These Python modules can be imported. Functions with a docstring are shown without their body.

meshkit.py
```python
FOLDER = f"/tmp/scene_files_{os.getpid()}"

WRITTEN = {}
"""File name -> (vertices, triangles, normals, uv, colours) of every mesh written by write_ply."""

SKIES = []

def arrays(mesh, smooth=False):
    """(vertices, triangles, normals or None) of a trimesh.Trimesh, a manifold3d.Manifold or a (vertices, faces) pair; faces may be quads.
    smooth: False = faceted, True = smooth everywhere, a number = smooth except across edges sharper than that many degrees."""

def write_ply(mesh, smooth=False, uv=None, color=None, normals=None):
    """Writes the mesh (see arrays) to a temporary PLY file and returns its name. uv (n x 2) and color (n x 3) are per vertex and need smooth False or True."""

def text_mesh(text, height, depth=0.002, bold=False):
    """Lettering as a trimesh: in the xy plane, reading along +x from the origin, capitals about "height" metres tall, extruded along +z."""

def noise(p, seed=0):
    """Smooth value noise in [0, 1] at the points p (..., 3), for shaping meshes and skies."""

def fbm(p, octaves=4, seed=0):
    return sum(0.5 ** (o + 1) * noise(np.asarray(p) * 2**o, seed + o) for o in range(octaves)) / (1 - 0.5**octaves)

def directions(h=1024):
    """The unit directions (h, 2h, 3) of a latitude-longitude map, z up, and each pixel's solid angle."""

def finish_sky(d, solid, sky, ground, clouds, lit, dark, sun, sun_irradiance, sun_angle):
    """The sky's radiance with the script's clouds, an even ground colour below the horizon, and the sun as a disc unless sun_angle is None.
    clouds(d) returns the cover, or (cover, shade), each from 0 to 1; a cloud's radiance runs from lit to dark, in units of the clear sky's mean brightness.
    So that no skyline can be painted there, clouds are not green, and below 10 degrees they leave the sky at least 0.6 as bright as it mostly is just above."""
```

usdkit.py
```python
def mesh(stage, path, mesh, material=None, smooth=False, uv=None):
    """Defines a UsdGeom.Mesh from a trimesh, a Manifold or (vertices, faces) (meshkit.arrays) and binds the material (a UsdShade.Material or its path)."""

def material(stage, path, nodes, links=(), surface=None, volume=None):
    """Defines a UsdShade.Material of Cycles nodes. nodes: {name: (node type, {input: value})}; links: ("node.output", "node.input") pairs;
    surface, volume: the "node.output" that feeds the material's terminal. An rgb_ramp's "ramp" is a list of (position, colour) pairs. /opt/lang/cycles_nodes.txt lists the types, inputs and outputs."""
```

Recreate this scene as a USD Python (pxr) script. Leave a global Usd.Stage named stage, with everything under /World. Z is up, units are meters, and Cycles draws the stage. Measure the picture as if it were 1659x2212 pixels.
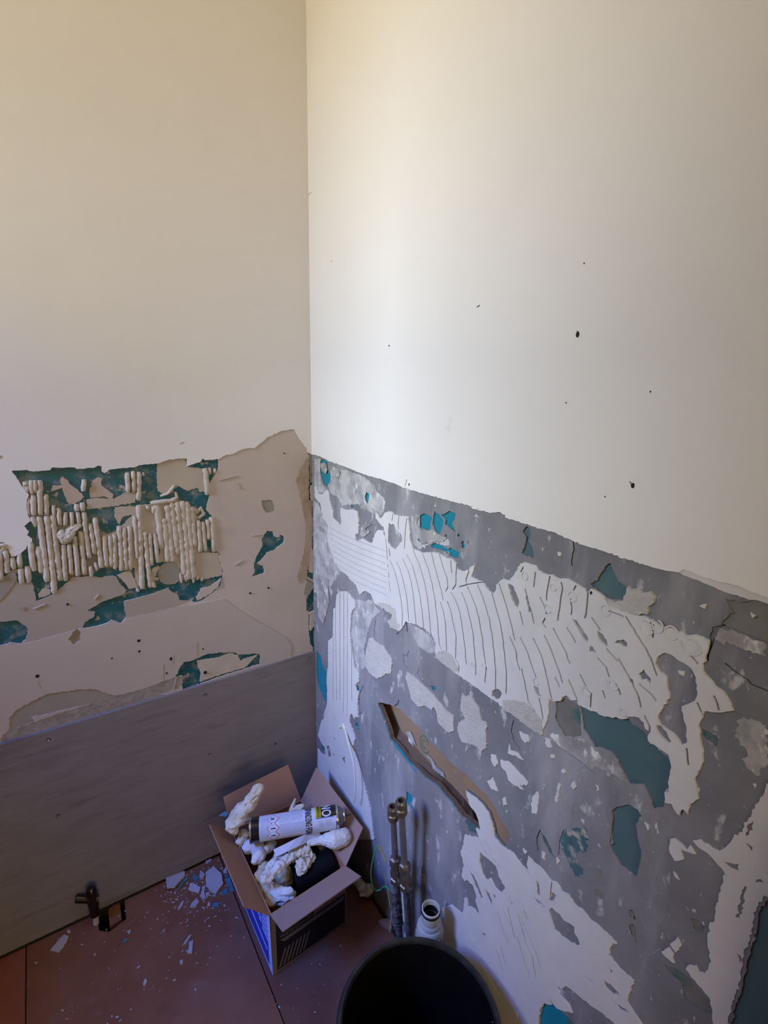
import math, random
import numpy as np, trimesh, manifold3d as m3, usdkit, meshkit
from pxr import Usd, UsdGeom, UsdLux, Gf, Sdf
from shapely.geometry import Polygon, LineString, MultiPolygon, box as sbox, Point
from shapely.ops import unary_union
from shapely import affinity

stage = Usd.Stage.CreateInMemory()
UsdGeom.Xform.Define(stage, '/World'); UsdGeom.Scope.Define(stage, '/World/Looks')
rng = random.Random(7); nrg = np.random.default_rng(7)

# ------------------------------------------------------------------ camera, exposure
W, H, FPX = 1659, 2212, 1122.69
CAM = np.array([-0.6587, -1.3780, 1.5])
YAW, PITCH, ROLL = 0.58649541, 0.26279002, 0.02478317
EXPOSURE = 0.0
_fw = np.array([math.sin(YAW)*math.cos(PITCH), math.cos(YAW)*math.cos(PITCH), -math.sin(PITCH)])
_r0 = np.array([math.cos(YAW), -math.sin(YAW), 0.0]); _u0 = np.cross(_r0, _fw)
RT = math.cos(ROLL)*_r0 + math.sin(ROLL)*_u0; UP = -math.sin(ROLL)*_r0 + math.cos(ROLL)*_u0
cam = UsdGeom.Camera.Define(stage, '/World/camera')
cam.CreateHorizontalApertureAttr(36.0); cam.CreateVerticalApertureAttr(36.0*H/W)
cam.CreateFocalLengthAttr(36.0*FPX/W); cam.CreateExposureAttr(EXPOSURE)
cam.CreateClippingRangeAttr((0.02, 100.0))
cam.AddTransformOp().Set(Gf.Matrix4d(*RT, 0, *UP, 0, *(-_fw), 0, *CAM, 1))

# ------------------------------------------------------------------ light: sky and sunlit yard through the window, plus an added warm fill through an added door
def rect_light(name, pos, to, w, h, color, intensity):
    l = UsdLux.RectLight.Define(stage, '/World/' + name)
    z = np.array(pos, float) - np.array(to, float); z /= np.linalg.norm(z)
    x = np.cross([0, 0, 1.0], z); x /= np.linalg.norm(x); y = np.cross(z, x)
    l.AddTransformOp().Set(Gf.Matrix4d(*x, 0, *y, 0, *z, 0, *pos, 1))
    l.CreateWidthAttr(w); l.CreateHeightAttr(h); l.CreateColorAttr(Gf.Vec3f(*color)); l.CreateIntensityAttr(intensity)
WIN_Y, WIN_Z, ROOM_X = (-0.70, -0.10), (1.25, 2.25), -1.42
WIN_C = (ROOM_X, -0.4, 1.75)
rect_light('high_sky', (-2.9, -.4, 3.6), WIN_C, 1.0, 1.0, (.05, .19, 1.0), 240*.33)
rect_light('low_sky', (-3.4, -.4, 2.6), WIN_C, 1.2, 1.2, (.82, .93, 1.0), 120*.300)
rect_light('sunlit_yard', (-3.0, -.4, 0.4), WIN_C, 1.5, 1.5, (1.0, .84, .48), 120*.225)
ADDED_DOOR_X = (-1.10, -.30)
rect_light('hall_light', (-.7, -3.12, 1.0), (-.7, 0, 1.05), .8, 2.0, (1.0, .77, .40), 10*.345)  # fill light added behind the camera; the doorway is added for it

# ------------------------------------------------------------------ helpers
CROP = {'A': (0, 900, 400/1659), 'B': (300, 880, 420/1659), 'C': (0, 1200, 400/1659), 'D': (340, 1240, 400/1659), 'E': (640, 960, 420/1659),
        'F': (1000, 1000, 400/1659), 'G': (1300, 1160, 359/1659), 'H': (660, 1300, 420/1659), 'I': (1000, 1360, 400/1659), 'J': (1300, 1500, 359/1659),
        'K': (780, 1480, 360/1659), 'L': (980, 1780, 420/1659), 'M': (1260, 1840, 399/1659), 'N': (430, 1600, 400/1659), 'O': (0, 1800, 480/1659),
        'P': (330, 1800, 200/1659), 'Q': (0, 960, 260/1659), 'R': (230, 960, 260/1659), 'S': (820, 1180, 300/1659), 'T': (1060, 1180, 300/1659),
        'U': (1060, 1330, 300/1659), 'V': (1300, 1330, 300/1659), 'X': (680, 980, 300/1659), 'Y': (680, 1240, 300/1659), 'Z': (1460, 1660, 199/797),
        'a': (690, 1500, 160/1180), 'b': (780, 1780, 200/1580), 'e': (640, 1840, 220/1659), 'p': (0, 0, 1)}
# sheets of measurements: letter = survey sheet (origin and scale), then x,y pairs on it
def survey(s):
    out, c = [], CROP['p']
    for t in s.split():
        if t in CROP: c = CROP[t]
        else:
            x, y = map(float, t.split(',')); out.append((c[0] + x*c[2], c[1] + y*c[2]))
    return out
def ray(px, py): return RT*(px-W/2)/FPX - UP*(py-H/2)/FPX + _fw
def at(px, py, ax, val):
    d = ray(px, py); return CAM + d*((val-CAM[ax])/d[ax])
def left_uv(s): return [(p[0], p[2]) for p in (at(x, y, 1, 0.0) for x, y in survey(s))]
def right_uv(s): return [(-p[1], p[2]) for p in (at(x, y, 0, 0.0) for x, y in survey(s))]
def floor_uv(s): return [(p[0], p[1]) for p in (at(x, y, 2, 0.0) for x, y in survey(s))]
def rag(pts, step=0.004, amp=0.0006, seed=0, closed=True):
    r = np.random.default_rng(seed + len(pts)*31); out = []
    P = np.array(pts, float); n = len(P)
    for i in range(n if closed else n-1):
        a, b = P[i], P[(i+1) % n]; L = np.linalg.norm(b-a); k = max(1, min(400, int(L/step)))
        nrm = np.array([-(b-a)[1], (b-a)[0]])/max(L, 1e-9)
        for j in range(k):
            t = j/k; out.append(a + (b-a)*t + (nrm*r.normal(0, amp) if j else 0))
    if not closed: out.append(P[-1])
    return np.array(out)
def poly(pts, amp=0.0006, step=0.004, seed=0):
    p = Polygon(rag(pts, step, amp, seed) if amp else pts)
    return p if p.is_valid else p.buffer(0)
def polys(g):
    if g.is_empty: return []
    return [q for q in (g.geoms if hasattr(g, 'geoms') else [g]) if q.geom_type == 'Polygon' and q.area > 2e-7]
def extr(g, d0, d1, inset=0.0):
    out = []
    for q in polys(g):
        q = q.simplify(0.00012)
        for q in polys(q):
            rings = [np.array(q.exterior.coords)[:-1]] + [np.array(i.coords)[:-1] for i in q.interiors]
            cs = m3.CrossSection([np.ascontiguousarray(r, np.float64) for r in rings], m3.FillRule.EvenOdd)
            h = d1-d0
            if inset:
                top = cs.offset(-inset, m3.JoinType.Round, 2.0, 8)
                mm = m3.Manifold.extrude(cs, h*0.55).to_mesh(); out.append((np.array(mm.vert_properties[:, :3])+[0, 0, d0], np.array(mm.tri_verts)))
                if not top.is_empty():
                    mm = m3.Manifold.extrude(top, h).to_mesh(); out.append((np.array(mm.vert_properties[:, :3])+[0, 0, d0], np.array(mm.tri_verts)))
            else:
                mm = m3.Manifold.extrude(cs, h).to_mesh(); out.append((np.array(mm.vert_properties[:, :3])+[0, 0, d0], np.array(mm.tri_verts)))
    return join(out)
def join(ms):
    vs, fs, n = [], [], 0
    for v, f in ms:
        vs.append(v); fs.append(f+n); n += len(v)
    return (np.vstack(vs), np.vstack(fs)) if vs else None
ML = np.array([[1, 0, 0], [0, 0, -1], [0, 1, 0]], float)      # (u, v, out) on the left wall  -> x, -out, v
MR = np.array([[0, 0, -1], [-1, 0, 0], [0, 1, 0]], float)     # (u, v, out) on the right wall -> -out, -u, v
def on(M, mesh): return (mesh[0] @ M.T, mesh[1])
used = {}
def path_of(name, parent):
    base = f'{parent.GetPath()}/{name}' if parent else f'/World/{name}'
    k = used.get(base, 0); used[base] = k+1
    return base + (f'_{k:03d}' if k else '')
def obj(name, mesh, material, parent=None, smooth=False, label=None, cat=None, group=None, kind=None):
    o = usdkit.mesh(stage, path_of(name, parent), mesh, material, smooth=smooth).GetPrim()
    return tag(o, label, cat, group, kind)
def tag(o, label=None, cat=None, group=None, kind=None):
    for k, v in (('label', label), ('category', cat), ('group', group), ('kind', kind)):
        if v: o.SetCustomDataByKey(k, v)
    return o
def thing(name, label, cat=None, group=None, kind=None, loc=(0, 0, 0)):
    x = UsdGeom.Xform.Define(stage, path_of(name, None))
    if any(loc): x.AddTranslateOp().Set(Gf.Vec3d(*map(float, loc)))
    return tag(x.GetPrim(), label, cat, group, kind)
def tube(pts, r, sides=14, caps=True):
    p = np.array(pts, float); r = np.broadcast_to(r, (len(p),)).astype(float)
    t = np.gradient(p, axis=0); t /= np.linalg.norm(t, axis=1, keepdims=True)+1e-12
    a = np.cross(t[0], [0.31, 0.52, 0.8]); a /= np.linalg.norm(a); A = []
    for i in range(len(p)):
        a = a - t[i]*(a @ t[i]); a /= np.linalg.norm(a); A.append(a)
    A = np.array(A); B = np.cross(t, A); ang = np.arange(sides)*2*np.pi/sides
    v = (p[:, None] + r[:, None, None]*(np.cos(ang)[None, :, None]*A[:, None] + np.sin(ang)[None, :, None]*B[:, None])).reshape(-1, 3)
    f = []
    for i in range(len(p)-1):
        for j in range(sides):
            q = [i*sides+j, i*sides+(j+1) % sides, (i+1)*sides+(j+1) % sides, (i+1)*sides+j]; f += [[q[0], q[1], q[2]], [q[0], q[2], q[3]]]
    if caps:
        n = len(v); v = np.vstack([v, p[0], p[-1]]); L = (len(p)-1)*sides
        for j in range(sides):
            f += [[n, (j+1) % sides, j], [n+1, L+j, L+(j+1) % sides]]
    return v, np.array(f)
def spline(pts, n=8):
    P = np.array(pts, float); Q = np.vstack([2*P[0]-P[1], P, 2*P[-1]-P[-2]]); out = []
    for i in range(1, len(Q)-2):
        for k in range(n):
            t = k/n; a, b, c, d = Q[i-1], Q[i], Q[i+1], Q[i+2]
            out.append(0.5*((2*b)+(c-a)*t+(2*a-5*b+4*c-d)*t*t+(3*b-a-3*c+d)*t**3))
    return np.array(out+[P[-1]])
def lathe(profile, base, axis, sides=32):
    """profile: (radius, height) pairs along the axis; radius 0 closes an end."""
    z = np.array(axis, float); z /= np.linalg.norm(z); x = np.cross(z, [0.3, 0.9, 0.2]); x /= np.linalg.norm(x); y = np.cross(z, x)
    ang = np.arange(sides)*2*np.pi/sides; v, f = [], []
    for r, h in profile: v += [base + z*h + r*(math.cos(t)*x + math.sin(t)*y) for t in ang]
    for i in range(len(profile)-1):
        for j in range(sides):
            q = [i*sides+j, i*sides+(j+1) % sides, (i+1)*sides+(j+1) % sides, (i+1)*sides+j]; f += [[q[0], q[1], q[2]], [q[0], q[2], q[3]]]
    return np.array(v), np.array(f)
def quad_slab(q, th):
    """four corners of the inner face; thickness goes along the face's normal."""
    q = np.array(q, float); n = np.cross(q[1]-q[0], q[3]-q[0]); n /= np.linalg.norm(n)
    return trimesh.convex.convex_hull(np.vstack([q, q+n*th]))
def arr(t): return (np.array(t.vertices), np.array(t.faces))

# ------------------------------------------------------------------ materials
def mat(name, c1, c2=None, scale=8.0, rough=0.8, spread=(0.35, 0.65), bump=0.0, bscale=60.0, bdist=0.002, detail=5.0, stretch=(1, 1, 1), spots=None, spec=0.3, metallic=0.0, extra=None, rand=0.0, **pb):
    """two-tone noise, optional spots (colour, scale, from, to) and fine relief; world coordinates."""
    c2 = c2 or c1
    n = {'g': ('geometry', {}), 'm': ('mapping', {'scale': stretch}), 'n': ('noise_texture', {'scale': scale, 'detail': detail, 'roughness': 0.6}),
         'r': ('rgb_ramp', {'ramp': [(spread[0], c1), (spread[1], c2)]}),
         'p': ('principled_bsdf', {'roughness': rough, 'specular_ior_level': spec, 'metallic': metallic, **pb})}
    l = [('g.position', 'm.vector'), ('m.vector', 'n.vector'), ('n.fac', 'r.fac')]
    col = 'r.color'
    for i, (sc, ss, lo, hi, st) in enumerate(spots or []):
        n[f'sm{i}'] = ('mapping', {'scale': st}); n[f's{i}'] = ('noise_texture', {'scale': ss, 'detail': 6.0, 'roughness': 0.62})
        n[f'sr{i}'] = ('map_range', {'from_min': lo, 'from_max': hi, 'clamp': True}); n[f'sx{i}'] = ('mix', {'color2': sc})
        l += [('g.position', f'sm{i}.vector'), (f'sm{i}.vector', f's{i}.vector'), (f's{i}.fac', f'sr{i}.value'), (f'sr{i}.result', f'sx{i}.fac'), (col, f'sx{i}.color1')]
        col = f'sx{i}.color'
    if rand:
        n['oi'] = ('object_info', {}); n['om'] = ('map_range', {'to_min': 1-rand, 'to_max': 1+rand}); n['oc'] = ('combine_xyz', {}); n['ox'] = ('mix', {'mix_type': 'multiply', 'fac': 1.0})
        l += [('oi.random', 'om.value'), ('om.result', 'oc.x'), ('om.result', 'oc.y'), ('om.result', 'oc.z'), (col, 'ox.color1'), ('oc.vector', 'ox.color2')]; col = 'ox.color'
    l.append((col, 'p.base_color'))
    if bump:
        n['bn'] = ('noise_texture', {'scale': bscale, 'detail': 6.0, 'roughness': 0.65}); n['b'] = ('bump', {'strength': bump, 'distance': bdist})
        l += [('m.vector', 'bn.vector'), ('bn.fac', 'b.height'), ('b.normal', 'p.normal')]
    return usdkit.material(stage, f'/World/Looks/{name}', n, l, 'p.BSDF')
V = (1, 1, 0.25)   # vertical streaks
PAINT = mat('cream_paint', (.725, .71, .735), (.70, .685, .705), 3, 0.75, bump=.12, bscale=90, bdist=.001, spots=[((.55, .53, .48), 6, .70, .80, (1, 1, 1))])
TEAL = mat('teal_paint', (.006, .085, .115), (.012, .105, .14), 12, 0.42, bump=.1, bscale=150, bdist=.001, spots=[((.12, .165, .175), 30, .50, .62, (1, 1, 1)), ((.36, .32, .285), 40, .60, .63, (1, 1, 1)), ((.45, .41, .37), 130, .65, .68, (1, 1, 1))])
TEAL_R = mat('bright_teal_paint', (.008, .20, .285), (.014, .22, .31), 12, 0.45, bump=.1, bscale=150, bdist=.001, spots=[((.5, .47, .45), 90, .72, .76, (1, 1, 1))])
TEAL_D = mat('dusty_teal_paint', (.085, .145, .165), (.065, .125, .15), 8, 0.6, bump=.12, bscale=120, bdist=.001, spots=[((.5, .47, .45), 150, .74, .77, (1, 1, 1))])
TEAL_WORN = mat('worn_teal_paint', (.03, .10, .13), (.10, .17, .20), 30, 0.6, bump=.25, bscale=160, spots=[((.40, .36, .31), 60, .54, .62, (1, 1, 1)), ((.30, .33, .32), 22, .58, .70, (1, 1, 1))])
SKIM = mat('pink_grey_skim', (.47, .405, .37), (.52, .45, .415), 5, 0.8, bump=.2, bscale=45, bdist=.0015, spots=[((.41, .36, .32), 9, .60, .75, (1, 1, 1)), ((.57, .51, .47), 30, .70, .78, (1, 1, 1))])
SKIM2 = mat('grey_brown_skim', (.44, .385, .355), (.47, .41, .38), 4, 0.8, bump=.12, bscale=45, bdist=.001, spots=[((.30, .26, .23), 60, .72, .78, (1, 1, 1))])
SKIM3 = mat('brown_grey_skim', (.355, .305, .27), (.395, .34, .305), 5, 0.8, bump=.15, bscale=45, bdist=.001)
GREYPATCH = mat('grey_render', (.27, .245, .21), (.31, .28, .24), 14, 0.85, bump=.3, bscale=70)
ROUGH = mat('rough_mortar', (.36, .32, .28), (.26, .225, .195), 60, 0.9, bump=1.0, bscale=110, bdist=.004)
STAIN = mat('rusty_plaster', (.34, .24, .17), (.42, .33, .26), 22, 0.85, (.35, .6), bump=.5, bscale=70, bdist=.003)
SHADE_BLACK = mat('shade_black', (.02, .018, .016), rough=0.95)  # near-black colour stands in for shade in gaps, holes and voids
ADL = mat('cream_adhesive', (.47, .41, .34), (.53, .47, .40), 20, 0.75, bump=.5, bscale=80, bdist=.0025)
ADL_THIN = mat('thin_adhesive', (.43, .37, .315), (.47, .41, .35), 16, 0.8, bump=.4, bscale=70, bdist=.002, spots=[((.12, .10, .09), 110, .73, .75, (1, 1, 1))])
SMEAR = mat('smeared_adhesive', (.07, .11, .115), (.27, .245, .215), 28, .8, (.42, .55), bump=.4, bscale=80, bdist=.002)
PINK = mat('pink_plaster_patch', (.44, .35, .30), (.48, .39, .34), 12, 0.8, bump=.3, bscale=50)
GREYR = mat('grey_skim', (.165, .166, .188), (.225, .222, .245), 5, 0.62, (.4, .62), bump=.22, bscale=60, bdist=.0012,
            spots=[((.36, .355, .385), 7, .50, .72, V), ((.46, .45, .475), 30, .60, .67, (1, 1, .5)), ((.58, .57, .575), 75, .66, .70, (1, 1, .7)), ((.62, .61, .61), 170, .70, .73, (1, 1, 1)), ((.16, .155, .16), 14, .66, .80, (1, 1, 1))])
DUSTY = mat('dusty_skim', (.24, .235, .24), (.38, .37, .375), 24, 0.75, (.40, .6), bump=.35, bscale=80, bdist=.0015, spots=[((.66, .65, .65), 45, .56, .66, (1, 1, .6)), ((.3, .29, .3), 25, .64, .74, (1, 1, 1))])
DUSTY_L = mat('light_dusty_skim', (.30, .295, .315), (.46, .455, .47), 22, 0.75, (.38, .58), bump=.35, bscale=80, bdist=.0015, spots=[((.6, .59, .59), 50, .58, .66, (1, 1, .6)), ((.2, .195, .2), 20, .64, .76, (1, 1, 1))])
DARKGREY = mat('dark_undercoat', (.15, .15, .145), (.20, .20, .195), 16, 0.7, bump=.3, bscale=80, spots=[((.04, .13, .13), 10, .52, .62, (1, 1, 1)), ((.35, .34, .32), 40, .66, .74, (1, 1, 1))])
ADR = mat('white_adhesive', (.555, .545, .56), (.60, .59, .60), 15, 0.7, bump=.35, bscale=70, bdist=.0018, spots=[((.50, .485, .49), 55, .68, .76, (1, 1, 1))])
ADR_ROUGH = mat('rough_white_adhesive', (.53, .515, .51), (.47, .45, .445), 40, 0.85, bump=1.0, bscale=140, bdist=.004, spots=[((.30, .28, .28), 150, .70, .74, (1, 1, 1))])
BOARD = mat('cement_board', (.195, .175, .175), (.225, .203, .203), 26, 0.85, stretch=(.35, 1, 1.6), bump=.35, bscale=55, bdist=.0015, spots=[((.15, .132, .128), 14, .56, .72, (.3, 1, 1.8)), ((.27, .25, .24), 160, .72, .78, (.6, 1, 1))])
FLOOR = mat('red_brown_board', (.20, .072, .028), (.25, .105, .052), 6, 0.55, (.35, .65), bump=.15, bscale=50, bdist=.001,
            spots=[((.27, .17, .14), 5, .56, .78, (1, 1, 1)), ((.15, .06, .03), 9, .6, .75, (1, 1, 1)), ((.42, .33, .30), 220, .70, .76, (1, 1, 1))])
FLOOR3 = mat('shaded_red_brown_board', (.155, .054, .026), (.20, .082, .048), 6, 0.55, (.35, .65), bump=.15, bscale=50, bdist=.001, spots=[((.22, .13, .12), 5, .58, .78, (1, 1, 1)), ((.42, .33, .30), 220, .72, .77, (1, 1, 1))])  # floor colour darkened to stand for the shadow around the box
FLOOR2 = mat('redder_board', (.25, .075, .045), (.30, .11, .075), 6, 0.55, bump=.15, bscale=50, bdist=.001, spots=[((.40, .3, .27), 220, .71, .77, (1, 1, 1))])
KRAFT = mat('kraft_card', (.36, .185, .105), (.33, .165, .09), 4, 0.75, bump=.06, bscale=200, bdist=.0005)
KRAFT_PALE = mat('pale_kraft_card', (.31, .195, .15), (.29, .18, .135), 4, 0.75)
BLUE = mat('blue_print', (.03, .055, .36), rough=.5)
BLACKPRINT = mat('black_print', (.012, .011, .018), rough=.5)
GREYPRINT = mat('grey_print', (.16, .15, .15), rough=.6)
WHITEPRINT = mat('white_print', (.55, .58, .75), rough=.5)
FOAM = mat('cream_foam', (.70, .62, .46), (.60, .51, .35), 30, 0.7, (.4, .7), bump=.7, bscale=120, bdist=.004)
FOAM_W = mat('white_foam', (.74, .70, .62), (.66, .60, .50), 30, 0.75, (.4, .7), bump=.8, bscale=160, bdist=.004)
FOAM_Y = mat('yellow_foam', (.62, .46, .24), (.70, .58, .38), 26, 0.7, bump=.6, bscale=110, bdist=.004)
CANLAB = mat('pale_label', (.55, .57, .66), rough=.22, spec=.5)
CANGREY = mat('label_text_grey', (.38, .40, .48), (.50, .52, .60), 300, .25)
BLACKGLOSS = mat('black_gloss', (.008, .008, .012), rough=.2, spec=.5)
YELLOW = mat('yellow_label', (.62, .52, .03), rough=.3)
REDLINE = mat('red_outline', (.55, .10, .10), rough=.4)
STEEL = mat('steel', (.55, .54, .52), rough=.28, metallic=1.0)
GREYCAP = mat('grey_shoulder', (.16, .155, .155), rough=.4)
COPPER = mat('tarnished_pipe', (.30, .29, .31), (.22, .21, .22), 40, .42, metallic=.75)
BRASS = mat('dull_brass', (.30, .255, .19), (.18, .15, .115), 60, .36, metallic=.8, bump=.2, bscale=200)
OLDPIPE = mat('grimy_pipe', (.07, .065, .06), (.14, .13, .12), 50, .6, (.4, .6), bump=.3, bscale=120)
WHITEDRIP = mat('white_drip', (.62, .66, .66), rough=.6)
PVC = mat('white_plastic', (.46, .46, .455), (.42, .415, .41), 20, .4)
RUBBER = mat('black_rubber', (.012, .012, .013), rough=.55)
BUCKET = mat('black_plastic', (.004, .004, .0045), (.006, .006, .0065), 30, .6, spec=.06, bump=.2, bscale=60, spots=[((.10, .095, .09), 24, .70, .80, (1, 1, .35)), ((.3, .29, .27), 150, .76, .79, (1, 1, 1))])
DUSTRIM = mat('dusty_black_plastic', (.014, .014, .015), (.03, .03, .03), 40, .5, spots=[((.25, .24, .22), 90, .70, .76, (1, 1, 1))])
CABLE_W = mat('white_cable', (.66, .65, .62), rough=.45)
WIRE_G = mat('green_wire', (.03, .26, .10), rough=.4)
WIRE_Y = mat('yellow_wire', (.55, .46, .08), rough=.4)
SHADED_CHROME = mat('shaded_chrome', (.09, .075, .07), rough=.18, metallic=1.0)  # chrome with its colour darkened, since the fitting stands in shadow
PAPER = mat('brown_board_paper', (.25, .165, .11), (.28, .185, .125), 8, .8, bump=.1, bscale=90, spots=[((.42, .36, .32), 70, .68, .74, (1, 1, 1))])
TIMBER = mat('dirty_timber', (.115, .075, .058), (.17, .115, .09), 14, .8, stretch=(1, .25, 1), bump=.4, bscale=60, spots=[((.05, .04, .035), 12, .58, .72, (1, 1, 1)), ((.42, .40, .39), 60, .70, .75, (1, 1, 1))])
GREENMARK = mat('green_ink', (.06, .16, .12), rough=.7)
SHARD = mat('plaster_chip', (.44, .395, .365), (.48, .43, .40), 30, .8, bump=.2, bscale=120, rand=.12)
SHARD_T = mat('teal_flake', (.03, .17, .22), (.10, .22, .25), 60, .6)
PINKWOOD = mat('pale_timber', (.44, .30, .25), (.40, .27, .22), 10, .7, stretch=(1, 1, .2))
LOW_BOUNCE = mat('low_bounce_brown', (.30, .25, .22), (.34, .29, .25), 3, .85)  # dark brown picked for the unseen walls to cut bounced light
FRAMEPAINT = mat('white_frame', (.75, .74, .72), rough=.4)

# ------------------------------------------------------------------ left wall
WL = thing('wall_left', 'left wall with cream paint above stripped plaster and teal undercoat', kind='structure')
ZB = 0.628      # top of backer board
ceil_z = 2.5
F_TOP = 'Q 165,355 245,355 370,345 465,370 560,360 690,350 710,315 1020,310 1060,335 1290,320 1350,285 1400,300 1400,370 1440,390 1500,345 1659,325 R 380,310 500,275 690,260 840,210 950,195 1100,190 1100,300 1180,270 1280,240 1320,190 1350,215 1530,200'
F_REST = 'R 1540,320 1480,420 1400,560 1410,720 1370,900 1450,990 1480,1150 1500,1460 1560,1490 1530,1560 1590,1700 1600,1800 1560,1950 1440,2050 1330,2130 1260,2169 1000,2140 980,2060 860,2000 850,1970 640,2050 420,2110 230,2160 C 1110,415 1115,480 1135,545 1080,600 1000,570 960,600 880,625 800,640 735,640 760,590 840,545 850,500 780,488 900,415 1100,345 1135,300 R 270,2000 170,1900 140,1820 90,1805 Q 1400,1830 1230,1810 1000,1820 880,1930 720,2070 540,2140 500,2150 450,1900 420,1900 250,1900 220,1800 240,1720 200,1710 170,1720 100,1760 80,1880 0,1880 -300,1880'
F_LEFT = 'Q -300,1330 60,1340 130,1480 150,1540 220,1530 280,1500 360,1430 370,1390 440,1330 440,1290 370,1240 400,1200 330,1120 430,1040 385,960 370,760 400,690 300,570 225,440'
FIELD = poly(left_uv(F_TOP + ' ' + F_REST + ' ' + F_LEFT))
P_RIGHT = 'B 690,430 740,400 800,395 810,385 890,350 980,345 1050,290 1090,250 1170,220 1210,200 1290,185 1320,190 1345,240 1400,320 1425,350 1440,385 1478,405'
lp = left_uv(F_LEFT)
paint_l = poly([(-1.42, 2.5), (-1.42, lp[0][1])] + lp + left_uv(F_TOP) + left_uv(P_RIGHT) + [(0, left_uv('B 1478,405')[0][1]), (0, 2.5)], amp=0.0007)
paint_l = paint_l.difference(FIELD).difference(poly(left_uv('Q -60,150 30,150 50,180 20,200 -60,205')))
SKE = left_uv('B 1440,385 1450,470 1440,560 1445,790 1480,810 1470,900 1480,1000 1470,1160 1450,1280 1430,1440 1490,1470 1425,1640 D 1330,320 1350,330 1350,480 1365,620 1390,650')
skim_l = poly([(-1.42, ZB-.03), (-1.42, 1.4)] + [(SKE[0][0], 1.4)] + SKE + [(SKE[-1][0], ZB-.03)])
HOLES_L = [
 'B 1090,1050 1140,1055 1145,1090 1180,1110 1200,1085 1235,1105 1230,1150 1170,1195 1150,1215 1085,1235 1060,1280 1005,1330 1060,1350 1065,1410 960,1440 985,1400 975,1330 1000,1270 1050,1180 1045,1120',
 'C -60,590 60,585 150,575 220,620 255,650 230,750 190,785 110,775 0,800 -60,800',
 'D 150,920 230,780 300,770 440,710 600,695 680,695 720,715 860,705 910,710 920,800 560,910 350,990 220,1030 215,900']
holes_l = [poly(left_uv(h), .0008) for h in HOLES_L]
grey_l = [poly(left_uv(h), .0008) for h in ['B 1040,790 1130,790 1155,840 1150,885 1090,900 1060,870 1045,830', 'C 610,740 680,645 720,680 715,760 660,790']]
skim_l = skim_l.difference(paint_l).difference(FIELD)
for h in holes_l + grey_l: skim_l = skim_l.difference(h)
obj('teal_undercoat', on(ML, extr(sbox(-1.56, -.12, .15, ceil_z), -0.10, 0.0)), TEAL, WL)
for q in polys(paint_l): obj('paint_coat', on(ML, extr(q, 0.0003, 0.0060)), PAINT, WL)
obj('plaster_skim', on(ML, extr(skim_l, 0.0003, 0.0038)), SKIM, WL)
for g in grey_l: obj('grey_plaster_patch', on(ML, extr(g, 0.0003, 0.0014)), GREYPATCH, WL)
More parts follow.
